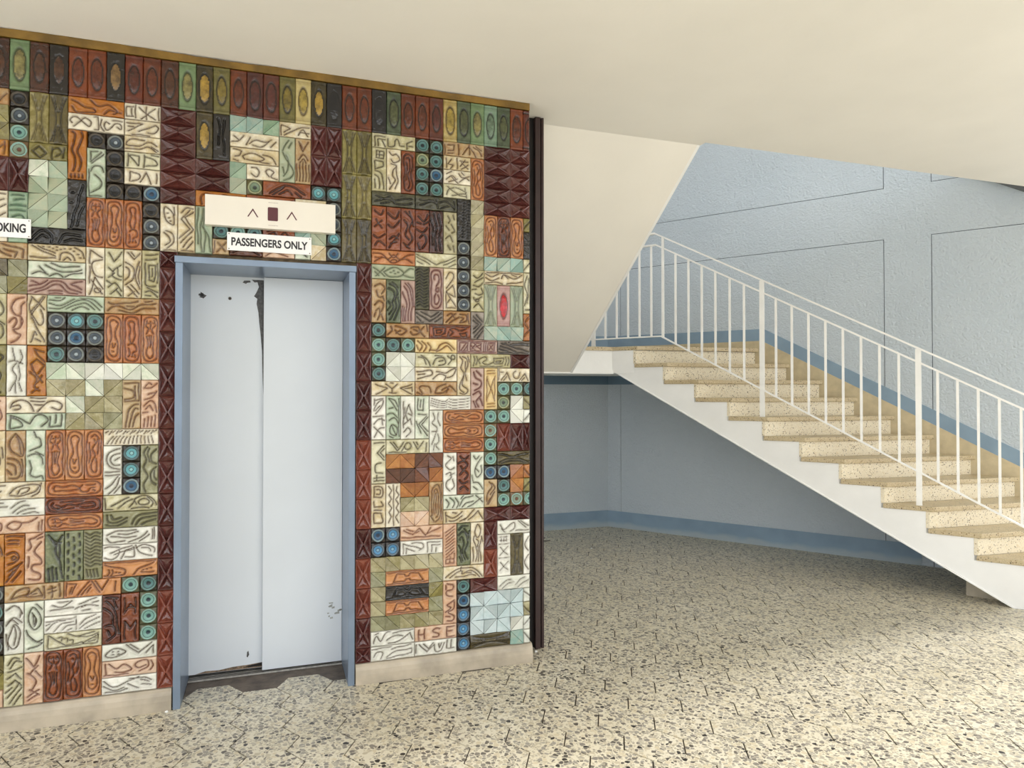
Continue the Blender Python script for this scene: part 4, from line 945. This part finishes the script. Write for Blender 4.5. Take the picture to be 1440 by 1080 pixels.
R(22, 27, 1, 3, 'cr', 'p 2,2 4,5|p 4,5 2,8|p 2,8 4,11|p 4,11 2,14|p 2,14 4,17|p 4,17 2,20|p 2,20 4,23|p 4,23 2,27|p 5.4,1 5.4,29|p 8,2 7,5|p 7,5 9,8|p 9,8 7,11|p 7,11 9,14|p 9,14 7,17|p 7,17 9,20|p 9,20 7,23|p 7,23 9,27', 0.55)
T(23, 27, '\\/', ['gt', 'ot']); T(23, 28, '/\\', 'gt'); T(23, 29, '\\/', ['pk', 'gt'])
R(25, 27, 1, 3, 'tn', 's 2,24 2,8 5,2 8,6 8,24 5,28|s 3.4,22 3.6,9 5,5 6.6,9 6.6,22 5,25|s 5,8 5,22|s 1,24 4,28|p 9,2 9,27', 0.5)
R(26, 28, 3, 1, 'pg', 's 2,3 4,6 3,9|s 5,2 8,5 7,9|s 9,2 11,6 10,9|s 12,8 15,3 22,1|s 14,9 17,6 22,5|s 18,9 22,7 28,3|p 24,1 29,6|s 13,3 15,1', 0.65)
R(26, 29, 3, 1, 'cr', 'p 2,2 2,9|s 2,4 7,6 12,4 14,2|s 4,8 9,8 14,5|s 7,2 10,3|s 15,8 19,5 23,1|s 18,8 22,6 26,2|p 26,2 29,8|s 12,9 16,7', 0.65)
cutD = grid_mesh('disc_tile', .5, 1, lambda X_, Y_: (0.008 + 0.006 * np.exp(-((np.hypot(X_ - 5, Y_ - 5) / 4.75 - 0.86) / 0.09) ** 2), np.clip(1 - np.hypot(X_ - 5, Y_ - 5) / 4.75, 0, 1)))
D(30, 28, 'teal'); D(31, 28, 'brown'); place('disc_tile', cutD, GD['teal'], 32, 28, .5, 1)
X(29, 29, 2, 1, 'br'); X(31, 29, 1.5, 1, 'br')
D(21, 30, 'blue bright'); D(22, 30, 'bright bright')
R(23, 30, 3, 1, 'pk', 'p 2,3 9,6|p 4,2 9,4|p 9,6 13,2|p 13,2 18,7|p 18,7 21,2|p 19,6 28,2|p 1,8 28,8|p 11,5 13,4', 0.6)
R(23, 31, 3, 1, 'wh', 'p 2,2 2,9|p 2,2 14,6|p 4,9 4,5|p 4,5 10,8|s 8,2 15,2 16,5 13,7|p 19,9 19,2|p 19,2 28,2|p 22,9 22,4|p 22,4 28,4|p 25,9 25,6', 0.5)
R(26, 30, 1, 3, 'pk', '|'.join('s 2,%g 5,%g 8,%g' % (6 + i * 2.2, 4.4 + i * 2.2, 2 + i * 2.2) for i in range(9)) + '|p 2,25 8,25|p 2,28 8,28|p 2,25 2,28|p 5,23 5,28|p 8,21 8,28', 0.5)
R(27, 30, 1, 3, 'dg', 's 1,5 4,2 8,2|s 1,9 4,6 7,8 8,14 6,20 8,26|s 2,12 4,10 5,14 4,20 6,26|s 1,16 3,20 4,27|s 9,6 9,12|s 5,4 9,9|s 2,24 3,28', 0.75)
R(28, 30, 1, 3, 'cr', 'o 5,1.5 7.6,5 7,9 4.6,11 3.4,7|s 3,10 2,13 4,17 5,22 4,28|s 4,12 6,14 5,18|s 8,12 7,18 8,28|s 6,17 6,28|s 2,18 2,28|s 8,10 9,14', 0.6)
X(29, 30, 1, 2, 'br'); X(29, 32, 1, 2, 'bo')
R(30, 30, 2.5, 1, 'wh', 's 2,3 5,7 10,3 13,2 13,6 10,8|p 16,1 22,6|p 18,1 24,5|p 14,8 24,8|s 3,6 6,9', 0.5)
R(30, 31, 1, 3, 'wh', 'p 2,2 8,2|p 2,4.4 8,4.4|p 3,1 3,5|p 5,1 5,5|p 7,1 7,5|p 1,7 9,7|p 2,9 8,15|p 8,9 2,15|p 1,17 9,17|p 2,20 8,26|p 8,20 2,26', 0.35)
B(31, 31, 'do'); cutR(32, 31, 3, 'wh', 's 4,3 1,8 4,13|s 4,16 1,21 4,27')
T(21, 32, '\\\\\\\\\\', ['gs', 'gt']); T(21, 33, '\\', 'gs'); T(21, 34, '\\', 'gt'); T(21, 35, '\\', 'gt'); T(21, 36, '\\\\\\\\\\', ['gs', 'gt'])
T(25, 33, '\\', 'gs'); T(25, 34, '/', 'ov'); T(25, 35, '\\', 'gs')
HOUR = 'p 5,8 8,2.4|p 8,2.4 13,2.4|p 13,2.4 14,4|p 14,4 16,4|p 16,4 17,2.4|p 17,2.4 23,2.4|p 23,2.4 26,8|p 5,8 13,7.6|p 13,7.6 14,6|p 14,6 16,6|p 16,6 17,7.6|p 17,7.6 26,8|p 1,1 29,1|p 1,9 29,9'
R(22, 33, 3, 1, 'or', HOUR, 0.55); R(22, 34, 3, 1, 'bk', HOUR, 0.7); R(22, 35, 3, 1, 'or', HOUR, 0.55)
R(26, 33, 3, 1, 'cr', 's 2,8 7,4 13,2 20,2 26,5 29,9|s 5,8 10,5 14,4 14,6 19,4 24,6 27,9|s 9,8 14,8 20,7 24,8|p 13,1 13,4|s 17,5 21,6', 0.6)
R(26, 34, 1, 3, 'pk', 's 3,2 7,3 7,6 3,7 3,10 7,11|s 8,14 3,17 6,19 2,22|s 8,15 8,20 4,22 8,25 7,28 3,28|s 2,25 5,25|p 2,3 2,6', 0.75)
D(27, 34, 'tealk blue bright bright bright')
X(28, 34, 2, 1, 'br')
R(30, 34, 2.5, 1, 'wh', 's 2,7 6,4 10,3|s 4,9 8,6 12,5|s 14,7 17,4 21,2|s 16,9 20,6 24,4', 0.4)
T(28, 35, '\\/\\/', 'pb'); T(28, 36, '/\\/\\', 'pb'); T(28, 37, '\\/\\/', ['pb', 'wt'])
cutR(32, 35, 1, 'wt', 'p 0,2 5,6'); cutR(32, 36, 1, 'gt', 'p 0,3 5,8'); cutR(32, 37, 1, 'wt', 'p 0,7 5,2'); cutR(32, 38, 1, 'wt', 'p 0,2 5,8')
B(28, 38, 'do', True); T(31, 38, '\\', 'te')
R(21, 37, 3, 1, 'wh', 's 2,8 4,3 7,7 10,2 13,1|s 11,7 16,4 22,5|s 12,9 20,8 27,3|p 15,2 29,1|p 27,3 29,8|s 3,2 5,1', 0.55)
R(21, 38, 3, 1, 'wh', 's 2,7 4,4 8,5 7,9|p 1,2 14,1|s 14,3 20,2 28,1|s 11,8 16,5 28,4|p 11,9 28,7|p 28,4 28,7', 0.5)
R(24, 37, 3, 1, 'pk', 'p 3,2 3,9|p 7,2 7,9|p 3,5.5 7,5.5|s 18,3 15,2 13,4 17,6 17,8 13,8|p 23,2 23,9|p 23,2 28,2|p 23,5 27,5|p 23,9 28,9', 0.75)
R(24, 38, 3, 1, 'wh', 'p 3,2 9,8|p 6,2 10,6|p 10,6 13,2|p 9,8 14,3|s 14,3 15,8 19,8 21,3|s 17,3 18,6 19,3|p 23,1 23,7|p 26,1 26,7|p 23,7 28,7|p 1,2 1,8', 0.6)

# ---- further tiles of the same wall, past the left edge of the view
for c_ in range(-6, -1):
    O(c_, 0, random.choice(['brown', 'rust', 'red', 'purple', 'olive']))
LEFTOVER = ['s 5,2 2,8 7,14 3,20 7,27|s 8,3 5,9 9,15', 'p 2,3 8,9|p 8,9 2,15|p 2,18 8,24|p 8,24 2,28', 's 2,28 5,15 2,4|s 5,28 8,15 5,3']
for c_ in range(-6, -1):
    for r_ in range(3, 39, 3):
        if c_ == -2 and r_ == 12: R(c_, 13, 1, 2, 'cr', 'p 2,3 8,9|p 8,11 2,17'); continue
        R(c_, r_, 1, 3, random.choice(['cr', 'pg', 'or', 'cr', 'ru', 'gn', 'tn']), random.choice(LEFTOVER + FIG[:2]))

# ------------------------------------------------------------------ lift doorway
door = empty('door_1', ((DX0 + DX1) / 2, 0, 0)); tag(door, kind='structure')
def dbox(nm, a, b, m, bevel=0.0, par=None):
    off = Vector((-(DX0 + DX1) / 2, 0, 0))
    o = box(nm, tuple(Vector(a) + off), tuple(Vector(b) + off), m, None, bevel)
    o.parent = par or door
    return o
JI0, JI1, HZ = DX0 + 0.034, DX1 - 0.034, 2.205
YP = 0.345
dbox('jamb', (DX0, -0.024, 0.0), (JI0, YP + 0.03, HZ + 0.012), M['frame'], 0.002)
dbox('jamb', (JI1, -0.024, 0.0), (DX1, YP + 0.03, HZ + 0.012), M['frame'], 0.002)
dbox('head', (DX0 - 0.004, -0.028, HZ + 0.0125), (DX1 + 0.004, YP + 0.03, DTOP), M['frame'], 0.002)
XM = 1.125
dl = dbox('door_panel', (JI0 - 0.004, YP + 0.004, 0.022), (XM + 0.03, YP + 0.034, HZ + 0.06), M['door'], 0.002)
dr = dbox('door_panel', (XM, YP - 0.030, 0.016), (JI1 - 0.001, YP, HZ + 0.011), M['door'], 0.002)
sill = dbox('sill', (JI0 + 0.001, YP - 0.045, 0.0), (JI1 - 0.001, YP + 0.05, 0.009), M['sill'], 0.001)
for yy in (YP - 0.038, YP - 0.020, YP + 0.008, YP + 0.026):
    dbox('sill_groove', (JI0 + 0.002, yy, 0.009), (JI1 - 0.002, yy + 0.007, 0.0096), M['dark'], 0.0, sill)
dbox('threshold', (JI0 + 0.001, -0.01, -0.03), (JI1 - 0.001, YP - 0.046, -0.0045), M['cement'])
dbox('threshold', (JI0 + 0.001, 0.045, -0.0045), (JI1 - 0.001, YP - 0.046, -0.0012), M['cement'])
# worn spots on the door panels: thin flakes lying on the paint
def flake(par, nm, pts, y, mat):
    off = (DX0 + DX1) / 2
    V = [(x - off, y, z) for x, z in pts] + [(x - off, y - 0.0005, z) for x, z in pts]; n = len(pts)
    Fc = [tuple(range(n)), tuple(range(2 * n - 1, n - 1, -1))] + [(i, (i + 1) % n, (i + 1) % n + n, i + n) for i in range(n)]
    o = link(nm, fixn(mesh(nm, V, Fc)), mat); o.parent = par; return o
yl = YP + 0.0038; yr = YP - 0.0302
flake(dl, 'bare_patch', [(XM, 2.205), (1.06, 2.205), (1.075, 2.19), (1.09, 2.193), (1.098, 2.165), (1.083, 2.13), (1.072, 2.112), (1.09, 2.098), (1.086, 2.07), (1.096, 2.02), (1.101, 1.96), (1.108, 1.90), (1.116, 1.80), (1.121, 1.62), (XM, 1.55)], yl, M['chip'])
flake(dl, 'scratch', [(1.02, 2.198), (1.05, 2.20), (1.055, 2.19), (1.035, 2.186), (1.03, 2.18), (1.012, 2.186)], yl, M['chip'])
flake(dl, 'scratch', [(1.045, 0.115), (1.052, 0.122), (1.056, 0.10), (1.048, 0.085), (1.043, 0.09)], yl, M['chip'])
flake(dl, 'rust_edge', [(0.78, 0.024), (0.83, 0.036), (0.90, 0.033), (0.97, 0.042), (1.05, 0.044), (XM, 0.05), (XM, 0.024)], yl, M['rust'])
flake(dl, 'bare_patch', [(1.03, 0.034), (1.07, 0.042), (XM, 0.048), (XM, 0.03), (1.06, 0.03)], yl - 0.0006, M['dark'])
def ringmesh(nm, r0, r1, cx, cz, y, mat, par, n=20):
    off = (DX0 + DX1) / 2
    V, Fc = [], []
    for i in range(n):
        a = 2 * math.pi * i / n
        for r, yy in ((r1, y), (r1, y - 0.003), (r0, y - 0.003), (r0, y)): V.append((cx - off + r * math.cos(a), yy, cz + r * math.sin(a)))
    for i in range(n):
        p, q = 4 * i, 4 * ((i + 1) % n)
        for k in range(3): Fc.append((p + k, q + k, q + k + 1, p + k + 1))
    o = link(nm, fixn(mesh(nm, V, Fc, True)), mat); o.parent = par
def disk(nm, r, cx, cz, y, mat, par, n=16, jag=0.0):
    pts = [(cx + r * (1 + random.uniform(-jag, jag)) * math.cos(2 * math.pi * i / n), cz + r * (1 + random.uniform(-jag, jag)) * math.sin(2 * math.pi * i / n)) for i in range(n)]
    return flake(par, nm, pts, y, mat)
disk('hole', 0.017, 0.802, 2.105, yl, M['chip'], dl, 14, 0.5)
disk('hole', 0.010, 0.802, 2.108, yl - 0.0006, M['dark'], dl, 14, 0.2)
ringmesh('key_ring', 0.005, 0.009, 0.946, 2.094, yl, M['screw'], dl)
disk('keyhole', 0.005, 0.946, 2.094, yl, M['dark'], dl)
for k in range(9):
    x = 1.475 + random.uniform(-0.02, 0.07); z = 0.315 + random.uniform(-0.05, 0.05); L = random.uniform(0.008, 0.035)
    flake(dr, 'scratch', [(x, z), (x + L, z + random.uniform(0, 0.012)), (x + L, z - 0.006), (x + 0.002, z - 0.007)], yr, M['smudge'])

# ------------------------------------------------------------------ signs over the lift
def text(nm, s, size, loc, mat, par, width=None, ext=0.0006):
    cu = bpy.data.curves.new(nm, 'FONT'); cu.body = s; cu.size = size; cu.extrude = ext; cu.align_x = 'CENTER'; cu.align_y = 'CENTER'
    cu.offset = size * 0.030
    o = bpy.data.objects.new(nm, cu); COL.objects.link(o)
    bpy.context.view_layer.update()
    me = bpy.data.meshes.new_from_object(o); d = o.dimensions.copy()
    bpy.data.objects.remove(o, do_unlink=True)
    co = np.array([v.co for v in me.vertices]); cen = (co.max(0) + co.min(0)) / 2
    sx = width / d.x if width else 1.0
    for v in me.vertices: v.co = ((v.co.x - cen[0]) * sx, v.co.z * -1.0, v.co.y - cen[1])
    me.materials.clear(); me.materials.append(mat)
    fixn(me)
    o = link(nm, me, None, par, loc); return o
# indicator panel
ind = empty('lift_indicator_panel', (1.166, -0.012, 2.487)); tag(ind, 'long cream lift indicator panel with two maroon arrows and a maroon window', 'sign')
def part(nm, a, b, m, par, bevel=0.0):
    o = box(nm, a, b, m, None, bevel); o.parent = par; return o
IW, IH, IY = 0.318, 0.076, -0.044
part('panel', (-IW, IY, -IH), (IW, 0.0, IH), M['panel'], ind, 0.002)
def flat(nm, pts, y, t, mat, par):
    V = [(x, y, z) for x, z in pts] + [(x, y - t, z) for x, z in pts]; n = len(pts)
    Fc = [tuple(range(n)), tuple(range(2 * n - 1, n - 1, -1))] + [(i, (i + 1) % n, (i + 1) % n + n, i + n) for i in range(n)]
    o = link(nm, fixn(mesh(nm, V, Fc)), mat); o.parent = par; return o
rr = []
for cx_, cz_, a0 in ((0.019, 0.029, 0), (-0.019, 0.029, 90), (-0.019, -0.029, 180), (0.019, -0.029, 270)):
    for k in range(5):
        a = math.radians(a0 + 22.5 * k); rr.append((cx_ + 0.006 * math.cos(a) + 0.004, cz_ + 0.006 * math.sin(a)))
flat('display_window', rr, IY, 0.0012, M['maroon'], ind)
def chevron(cx, h=0.022, w=0.027, t=0.0042):
    pts = [(cx - w, -h), (cx, h), (cx + w, -h), (cx + w - 1.6 * t, -h), (cx, h - 2.6 * t), (cx - w + 1.6 * t, -h)]
    flat('arrow', pts, IY, 0.0008, M['maroon'], ind)
chevron(-0.093); chevron(0.097)
for z_ in (0.058, -0.060):
    for k in range(8):
        x_ = 0.004 - 0.021 + k * 0.006
        flat('print_mark', [(x_, z_), (x_ + 0.003, z_), (x_ + 0.003, z_ + 0.0022), (x_, z_ + 0.0022)], IY, 0.0004, M['maroon'], ind)
# PASSENGERS ONLY
ps = empty('passengers_only_sign', (1.157, -0.022, 2.340)); tag(ps, 'white plate lettered PASSENGERS ONLY above the lift door', 'sign')
part('plate', (-0.207, -0.003, -0.046), (0.207, 0.001, 0.046), M['sign'], ps, 0.0008)
text('lettering', 'PASSENGERS ONLY', 0.056, (0, -0.0034, 0.0), M['ink'], ps, 0.374)
for sx_ in (-1, 1):
    for sz_ in (-1, 1):
        flat('screw', [(sx_ * 0.198 + 0.0032 * math.cos(a), sz_ * 0.038 + 0.0032 * math.sin(a)) for a in np.linspace(0, 2 * math.pi, 9)[:-1]], -0.003, 0.0012, M['screw'], ps)
# NO SMOKING, running out of the picture on the left
ns = empty('no_smoking_sign', (-0.052, -0.022, 2.335)); tag(ns, 'white plate lettered NO SMOKING on the relief tiles left of the lift', 'sign')
part('plate', (-0.148, -0.003, -0.045), (0.148, 0.001, 0.045), M['sign'], ns, 0.0008)
text('lettering', 'NO SMOKING', 0.056, (0.0095, -0.0034, 0.0), M['ink'], ns, 0.236)
for sx_ in (-1, 1):
    for sz_ in (-1, 1):
        flat('screw', [(sx_ * 0.140 + 0.0028 * math.cos(a), sz_ * 0.037 + 0.0028 * math.sin(a)) for a in np.linspace(0, 2 * math.pi, 9)[:-1]], -0.003, 0.0012, M['screw'], ns)

# ------------------------------------------------------------------ dark post at the end of the tiled wall
gp = empty('guide_post', (2.70, 0.19, 0.0)); tag(gp, 'dark brown metal guide post at the end of the tiled wall', 'post')
part('back_plate', (-0.095, 0.0, 0.0), (0.058, 0.02, ZC - 0.001), M['dark'], gp)
part('channel', (0.0, -0.035, 0.0), (0.034, -0.001, ZC - 0.004), M['post'], gp, 0.003)
part('channel_lip', (0.042, -0.030, 0.0), (0.058, -0.001, ZC - 0.004), M['post'], gp, 0.002)

# ------------------------------------------------------------------ staircase
S = Vector((6.28, -0.231, 0)); RV = Vector((1.38, -0.09, 0)); RISE, GO_ = 0.1671, 0.3105
def A_(k): return 0.198 + GO_ * (k - 3)
def zt(k): return RISE * k + 0.019
def sp(a, z, q=0.0):            # a along the flight (upwards), q across towards the wall
    p = S - wdir * a + RV * q; return Vector((p.x, p.y, z))
st = empty('staircase', sp(0, 0)); tag(st, 'terrazzo staircase with white stringer rising along the blue wall', 'staircase')
def stp(nm, poly, vec, mat, bevel=0.0, par=None):
    o = prism(nm, [Vector(p) - Vector(st.location) for p in poly], vec, mat, None, bevel); o.parent = par or st; return o
st_end = 0.985
for k in range(1, 12):
    a0, a1 = A_(k), A_(k + 1) + 0.034
    poly = [sp(a0, zt(k) - 0.038, -0.002), sp(a0, zt(k) - 0.038, st_end), sp(a1, zt(k) - 0.038, st_end), sp(a1, zt(k) - 0.038, -0.002)]
    stp('tread', poly, (0, 0, 0.038), M['tread'], 0.006)
for k in range(1, 13):
    a0 = A_(k) + 0.032; zb = zt(k - 1) if k > 1 else 0.0
    poly = [sp(a0, zb, 0.008), sp(a0, zb, st_end), sp(a0 + 0.026, zb, st_end), sp(a0 + 0.026, zb, 0.008)]
    stp('riser', poly, (0, 0, zt(k) - 0.0385 - zb), M['riser'], 0.0015)
# sawtooth body
prof = [(A_(1) + 0.059, 0.0)]
for k in range(1, 12):
    prof.append((A_(k) + 0.059, zt(k) - 0.0385)); prof.append((A_(k + 1) + 0.059, zt(k) - 0.0385))
prof.append((A_(12) + 0.059, 1.965)); prof.append((3.262, 1.965)); prof.append((3.262, 1.786)); prof.append((0.0, 0.0))
stp('stringer', [sp(a, z, 0.010) for a, z in prof], RV * 0.93, M['white'])
# thin drip edge under the stringer
drip = [(0.02, 0.0), (3.262, 1.778), (3.262, 1.790), (0.0, 0.0)]
stp('drip_edge', [sp(a, z, 0.004) for a, z in drip], RV * 0.03, M['white'])
# ochre skirting running up the wall
def onwall(s, z, off=0.0): return wallpt(s, z, off)
s12 = 1.755
sk = []
slope = 0.5415
top0 = 2.105
skp = [(0.0, top0), (s12 + 0.03, top0), (s12 + 0.03 + 2.9, top0 - slope * 2.9), (s12 + 2.93, top0 - slope * 2.9 - 0.46), (s12 - 0.1, top0 - 0.42), (0.0, 2.0)]
stp('skirting', [onwall(s, max(z, 0), 0.0) for s, z in skp], wn * 0.022, M['ochre'])
# blue band over the skirting
bp = [(0.0, top0 + 0.13), (s12 + 0.05, top0 + 0.122), (s12 + 2.95, top0 + 0.122 - slope * 2.9), (s12 + 2.93, top0 - slope * 2.9), (s12 + 0.03, top0), (0.0, top0)]
tag(prism('trim_4', [onwall(s, z, 0.0) for s, z in bp], wn * 0.008, M['bluedark']), kind='structure')
tag(prism('trim_5', [(2.6, 3.58, 2.03), (4.93, 3.58, 2.03), (4.93, 3.58, 2.235), (2.6, 3.58, 2.235)], (0, -0.008, 0), M['bluedark']), kind='structure')
# landing
LZ = 2.028
c1 = Vector((4.40, 2.44, 0)); c2 = sp(A_(12) + 0.05, 0, 0.010); c3 = sp(A_(12) + 0.05, 0, 0.97)
cb = wallpt(0.02, 0, 0.005)
def lv(p, z): return Vector((p.x, p.y, z))
plan = [Vector((WR + 0.002, 2.44, 0)), c1, c2, c3, cb, Vector((WR + 0.002, 3.575, 0))]
stp('landing_slab', [lv(p, 1.766) for p in plan], (0, 0, LZ - 0.0385 - 1.766), M['white'])
d1 = Vector((4.40, 2.425, 0)); e2 = sp(A_(12), 0, -0.002); e3 = sp(A_(12), 0, st_end)
plan2 = [Vector((WR + 0.002, 2.425, 0)), d1, e2, e3, wallpt(0.03, 0, 0.024), Vector((WR + 0.002, 3.565, 0))]
stp('landing_top', [lv(p, LZ - 0.038) for p in plan2], (0, 0, 0.038), M['tread'], 0.005)
stp('drip_edge', [(WR + 0.002, 2.43, 1.758), (4.41, 2.43, 1.758), (4.41, 2.43, 1.795), (WR + 0.002, 2.43, 1.795)], (0, 0.03, 0), M['white'])
# footing block under the stair foot
blk = [Vector((6.263, 0.135, 0)), Vector((6.43, -0.10, 0)), Vector((7.0, -0.13, 0)), Vector((6.85, 0.10, 0))]
stp('footing_block', blk, (0, 0, 0.19), M['block'])

# upper flight: its sloping soffit comes down from the ceiling to the landing
uf = empty('upper_stair_flight', (3.28, 0.262, ZC)); tag(uf, 'cream sloping soffit of the upper stair flight below the ceiling', 'staircase')
def ufp(nm, poly, vec, mat): 
    o = prism(nm, [Vector(p) - Vector(uf.location) for p in poly], vec, mat); o.parent = uf; return o
ys = [0.2625, 2.4395]; zs = [ZC, 1.766]
ufp('soffit_slab', [(WR + 0.002, ys[0], zs[0]), (WR + 0.002, ys[1], zs[1]), (WR + 0.002, ys[1], zs[1] + 0.20), (WR + 0.002, ys[0], zs[0] + 0.26)], (3.938 - WR - 0.002, 0, 0), M['soffit'])
sl = (zs[1] - zs[0]) / (ys[1] - ys[0])
ufp('edge_strip', [(3.938, ys[0], zs[0]), (3.938, ys[1] - 0.01, zs[1]), (3.938, ys[1] - 0.01, zs[1] + 0.20), (3.938, ys[0], zs[0] + 0.26)], (0.022, 0, 0), M['white'])
for k in range(11):
    y1 = ys[1] - k * 0.198; z1 = LZ + 0.137 * k
    ufp('step', [(WR + 0.003, y1, z1 - 0.06), (WR + 0.003, y1, z1 + 0.136), (WR + 0.003, y1 - 0.197, z1 + 0.136), (WR + 0.003, y1 - 0.197, z1 + 0.076)], (1.33, 0, 0), M['riser'])
# sloping grey band, slightly proud, high on the blue wall
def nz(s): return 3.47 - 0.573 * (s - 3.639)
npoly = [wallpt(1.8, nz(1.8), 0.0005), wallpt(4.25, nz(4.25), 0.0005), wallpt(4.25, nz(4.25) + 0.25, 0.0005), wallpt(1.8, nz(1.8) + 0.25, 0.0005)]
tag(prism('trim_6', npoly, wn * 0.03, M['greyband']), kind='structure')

# ------------------------------------------------------------------ railing
rl = empty('stair_railing', sp(0.62, zt(4), 0.04)); tag(rl, 'white painted steel railing with thin balusters along the stairs', 'railing')
Q = 0.040
def rp(a, z): return sp(a, z, Q) - Vector(rl.location)
cross_ = Vector((wdir.y, -wdir.x, 0)).normalized()
def bar(nm, pts, wid, hei, mat):
    """rectangular bar along pts (list of (a, z)), wid across, hei in the plane"""
    V, Fc = [], []; n = len(pts); P3 = [rp(a, z) for a, z in pts]
    for i, p in enumerate(P3):
        t0 = (P3[i] - P3[i - 1]).normalized() if i > 0 else (P3[1] - P3[0]).normalized()
        t1 = (P3[i + 1] - P3[i]).normalized() if i < n - 1 else t0
        t = (t0 + t1).normalized(); nrm = cross_.cross(t).normalized()
        sc = 1.0 / max(0.5, t.dot(t0))
        for sx, sz in ((-1, -1), (1, -1), (1, 1), (-1, 1)):
            V.append(p + cross_ * (sx * wid / 2) + nrm * (sz * hei / 2 * sc))
    for i in range(n - 1):
        for k in range(4):
            a = 4 * i + k; b = 4 * i + (k + 1) % 4
            Fc.append((a, b, b + 4, a + 4))
    Fc += [(0, 1, 2, 3), tuple(range(4 * n - 4, 4 * n))[::-1]]
    o = link(nm, fixn(mesh(nm, V, Fc)), mat); o.parent = rl; return o
AB = 2.86
def zh(a): return 1.572 + 0.541 * min(a, AB)
def zm(a): return zh(a) - 0.112
def zb_(a): return 0.602 + 0.541 * min(a, 2.80)
A_END = -0.62
AL = 4.0
bar('handrail', [(A_END, zh(A_END)), (AB, zh(AB)), (AL, zh(AB))], 0.040, 0.014, M['railing'])
bar('middle_rail', [(A_END, zm(A_END)), (AB - 0.01, zm(AB)), (AL, zm(AB))], 0.030, 0.014, M['railing'])
bar('bottom_rail', [(A_END, zb_(A_END)), (2.80, zb_(2.80)), (AL, zb_(2.80))], 0.030, 0.012, M['railing'])
def stepz(a):
    k = int(math.floor((a - 0.198) / GO_ + 3)); return LZ if k >= 12 else zt(max(k, 1))
posts = [3.543, 1.842, 0.640, -0.56]
for a in posts:
    bar('post', [(a, stepz(a) - 0.0005), (a, zh(a) - 0.004)], 0.020, 0.040, M['railing'])
bar('post', [(2.779, zb_(2.779)), (2.779, zh(2.779) - 0.004)], 0.018, 0.022, M['railing'])
bal = [3.88, 3.76, 3.65, 3.405, 3.276, 3.15, 3.026, 2.900] + [2.650, 2.521, 2.392, 2.262, 2.130, 2.000] + [1.722, 1.589, 1.453, 1.318, 1.183, 1.047, 0.912, 0.775] + [0.511, 0.381, 0.250, 0.120, -0.01, -0.14, -0.27, -0.40]
for a in bal:
    bar('baluster', [(a, zb_(a) + 0.002), (a, zm(a) - 0.003)], 0.014, 0.018, M['railing'])

# ------------------------------------------------------------------ litter on the floor
def tube(P, r, n=6):
    V, Fc = [], []
    for i, p in enumerate(P):
        p = Vector(p); t = (Vector(P[min(i + 1, len(P) - 1)]) - Vector(P[max(i - 1, 0)])).normalized()
        a = t.cross(Vector((0, 0, 1))).normalized(); b_ = t.cross(a)
        for k in range(n):
            q = 2 * math.pi * k / n; V.append(p + a * (r * math.cos(q)) + b_ * (r * math.sin(q)))
    for i in range(len(P) - 1):
        for k in range(n): Fc.append((i * n + k, i * n + (k + 1) % n, (i + 1) * n + (k + 1) % n, (i + 1) * n + k))
    Fc += [tuple(range(n)), tuple(range(len(V) - n, len(V)))]
    return V, Fc
tw = empty('twig', (3.86, 3.02, 0.0)); tag(tw, 'small dry twig lying on the terrazzo floor under the stairs', 'twig')
for nm, P in (('stem', [(-0.10, 0.0, 0.005), (-0.03, 0.01, 0.012), (0.04, 0.0, 0.009), (0.11, 0.02, 0.005)]), ('side_twig', [(-0.02, 0.01, 0.012), (0.0, -0.02, 0.035), (0.03, -0.04, 0.05)])):
    V, Fc = tube(P, 0.005); o = link(nm, fixn(mesh(nm, V, Fc, True)), M['cement']); o.parent = tw
def crumb(loc, s, label):
    bm = bmesh.new(); bmesh.ops.create_icosphere(bm, subdivisions=1, radius=s)
    for v in bm.verts: v.co = Vector((v.co.x * random.uniform(.7, 1.5), v.co.y * random.uniform(.6, 1.2), v.co.z * random.uniform(.5, .8)))
    lo = min(v.co.z for v in bm.verts)
    for v in bm.verts: v.co.z -= lo
    me = bpy.data.meshes.new('plaster_crumb'); bm.to_mesh(me); bm.free()
    tag(link('plaster_crumb', me, M['white'], None, loc), label, 'crumb', 'plaster crumbs on the floor')
crumb((0.690, -0.05, 0.0), 0.008, 'white plaster crumb on the floor beside the lift frame')
crumb((2.68, 0.10, 0.0), 0.011, 'white plaster crumb on the floor at the foot of the dark post')
crumb((4.22, 2.55, 0.0), 0.011, 'white plaster crumb out on the floor in front of the stairs')
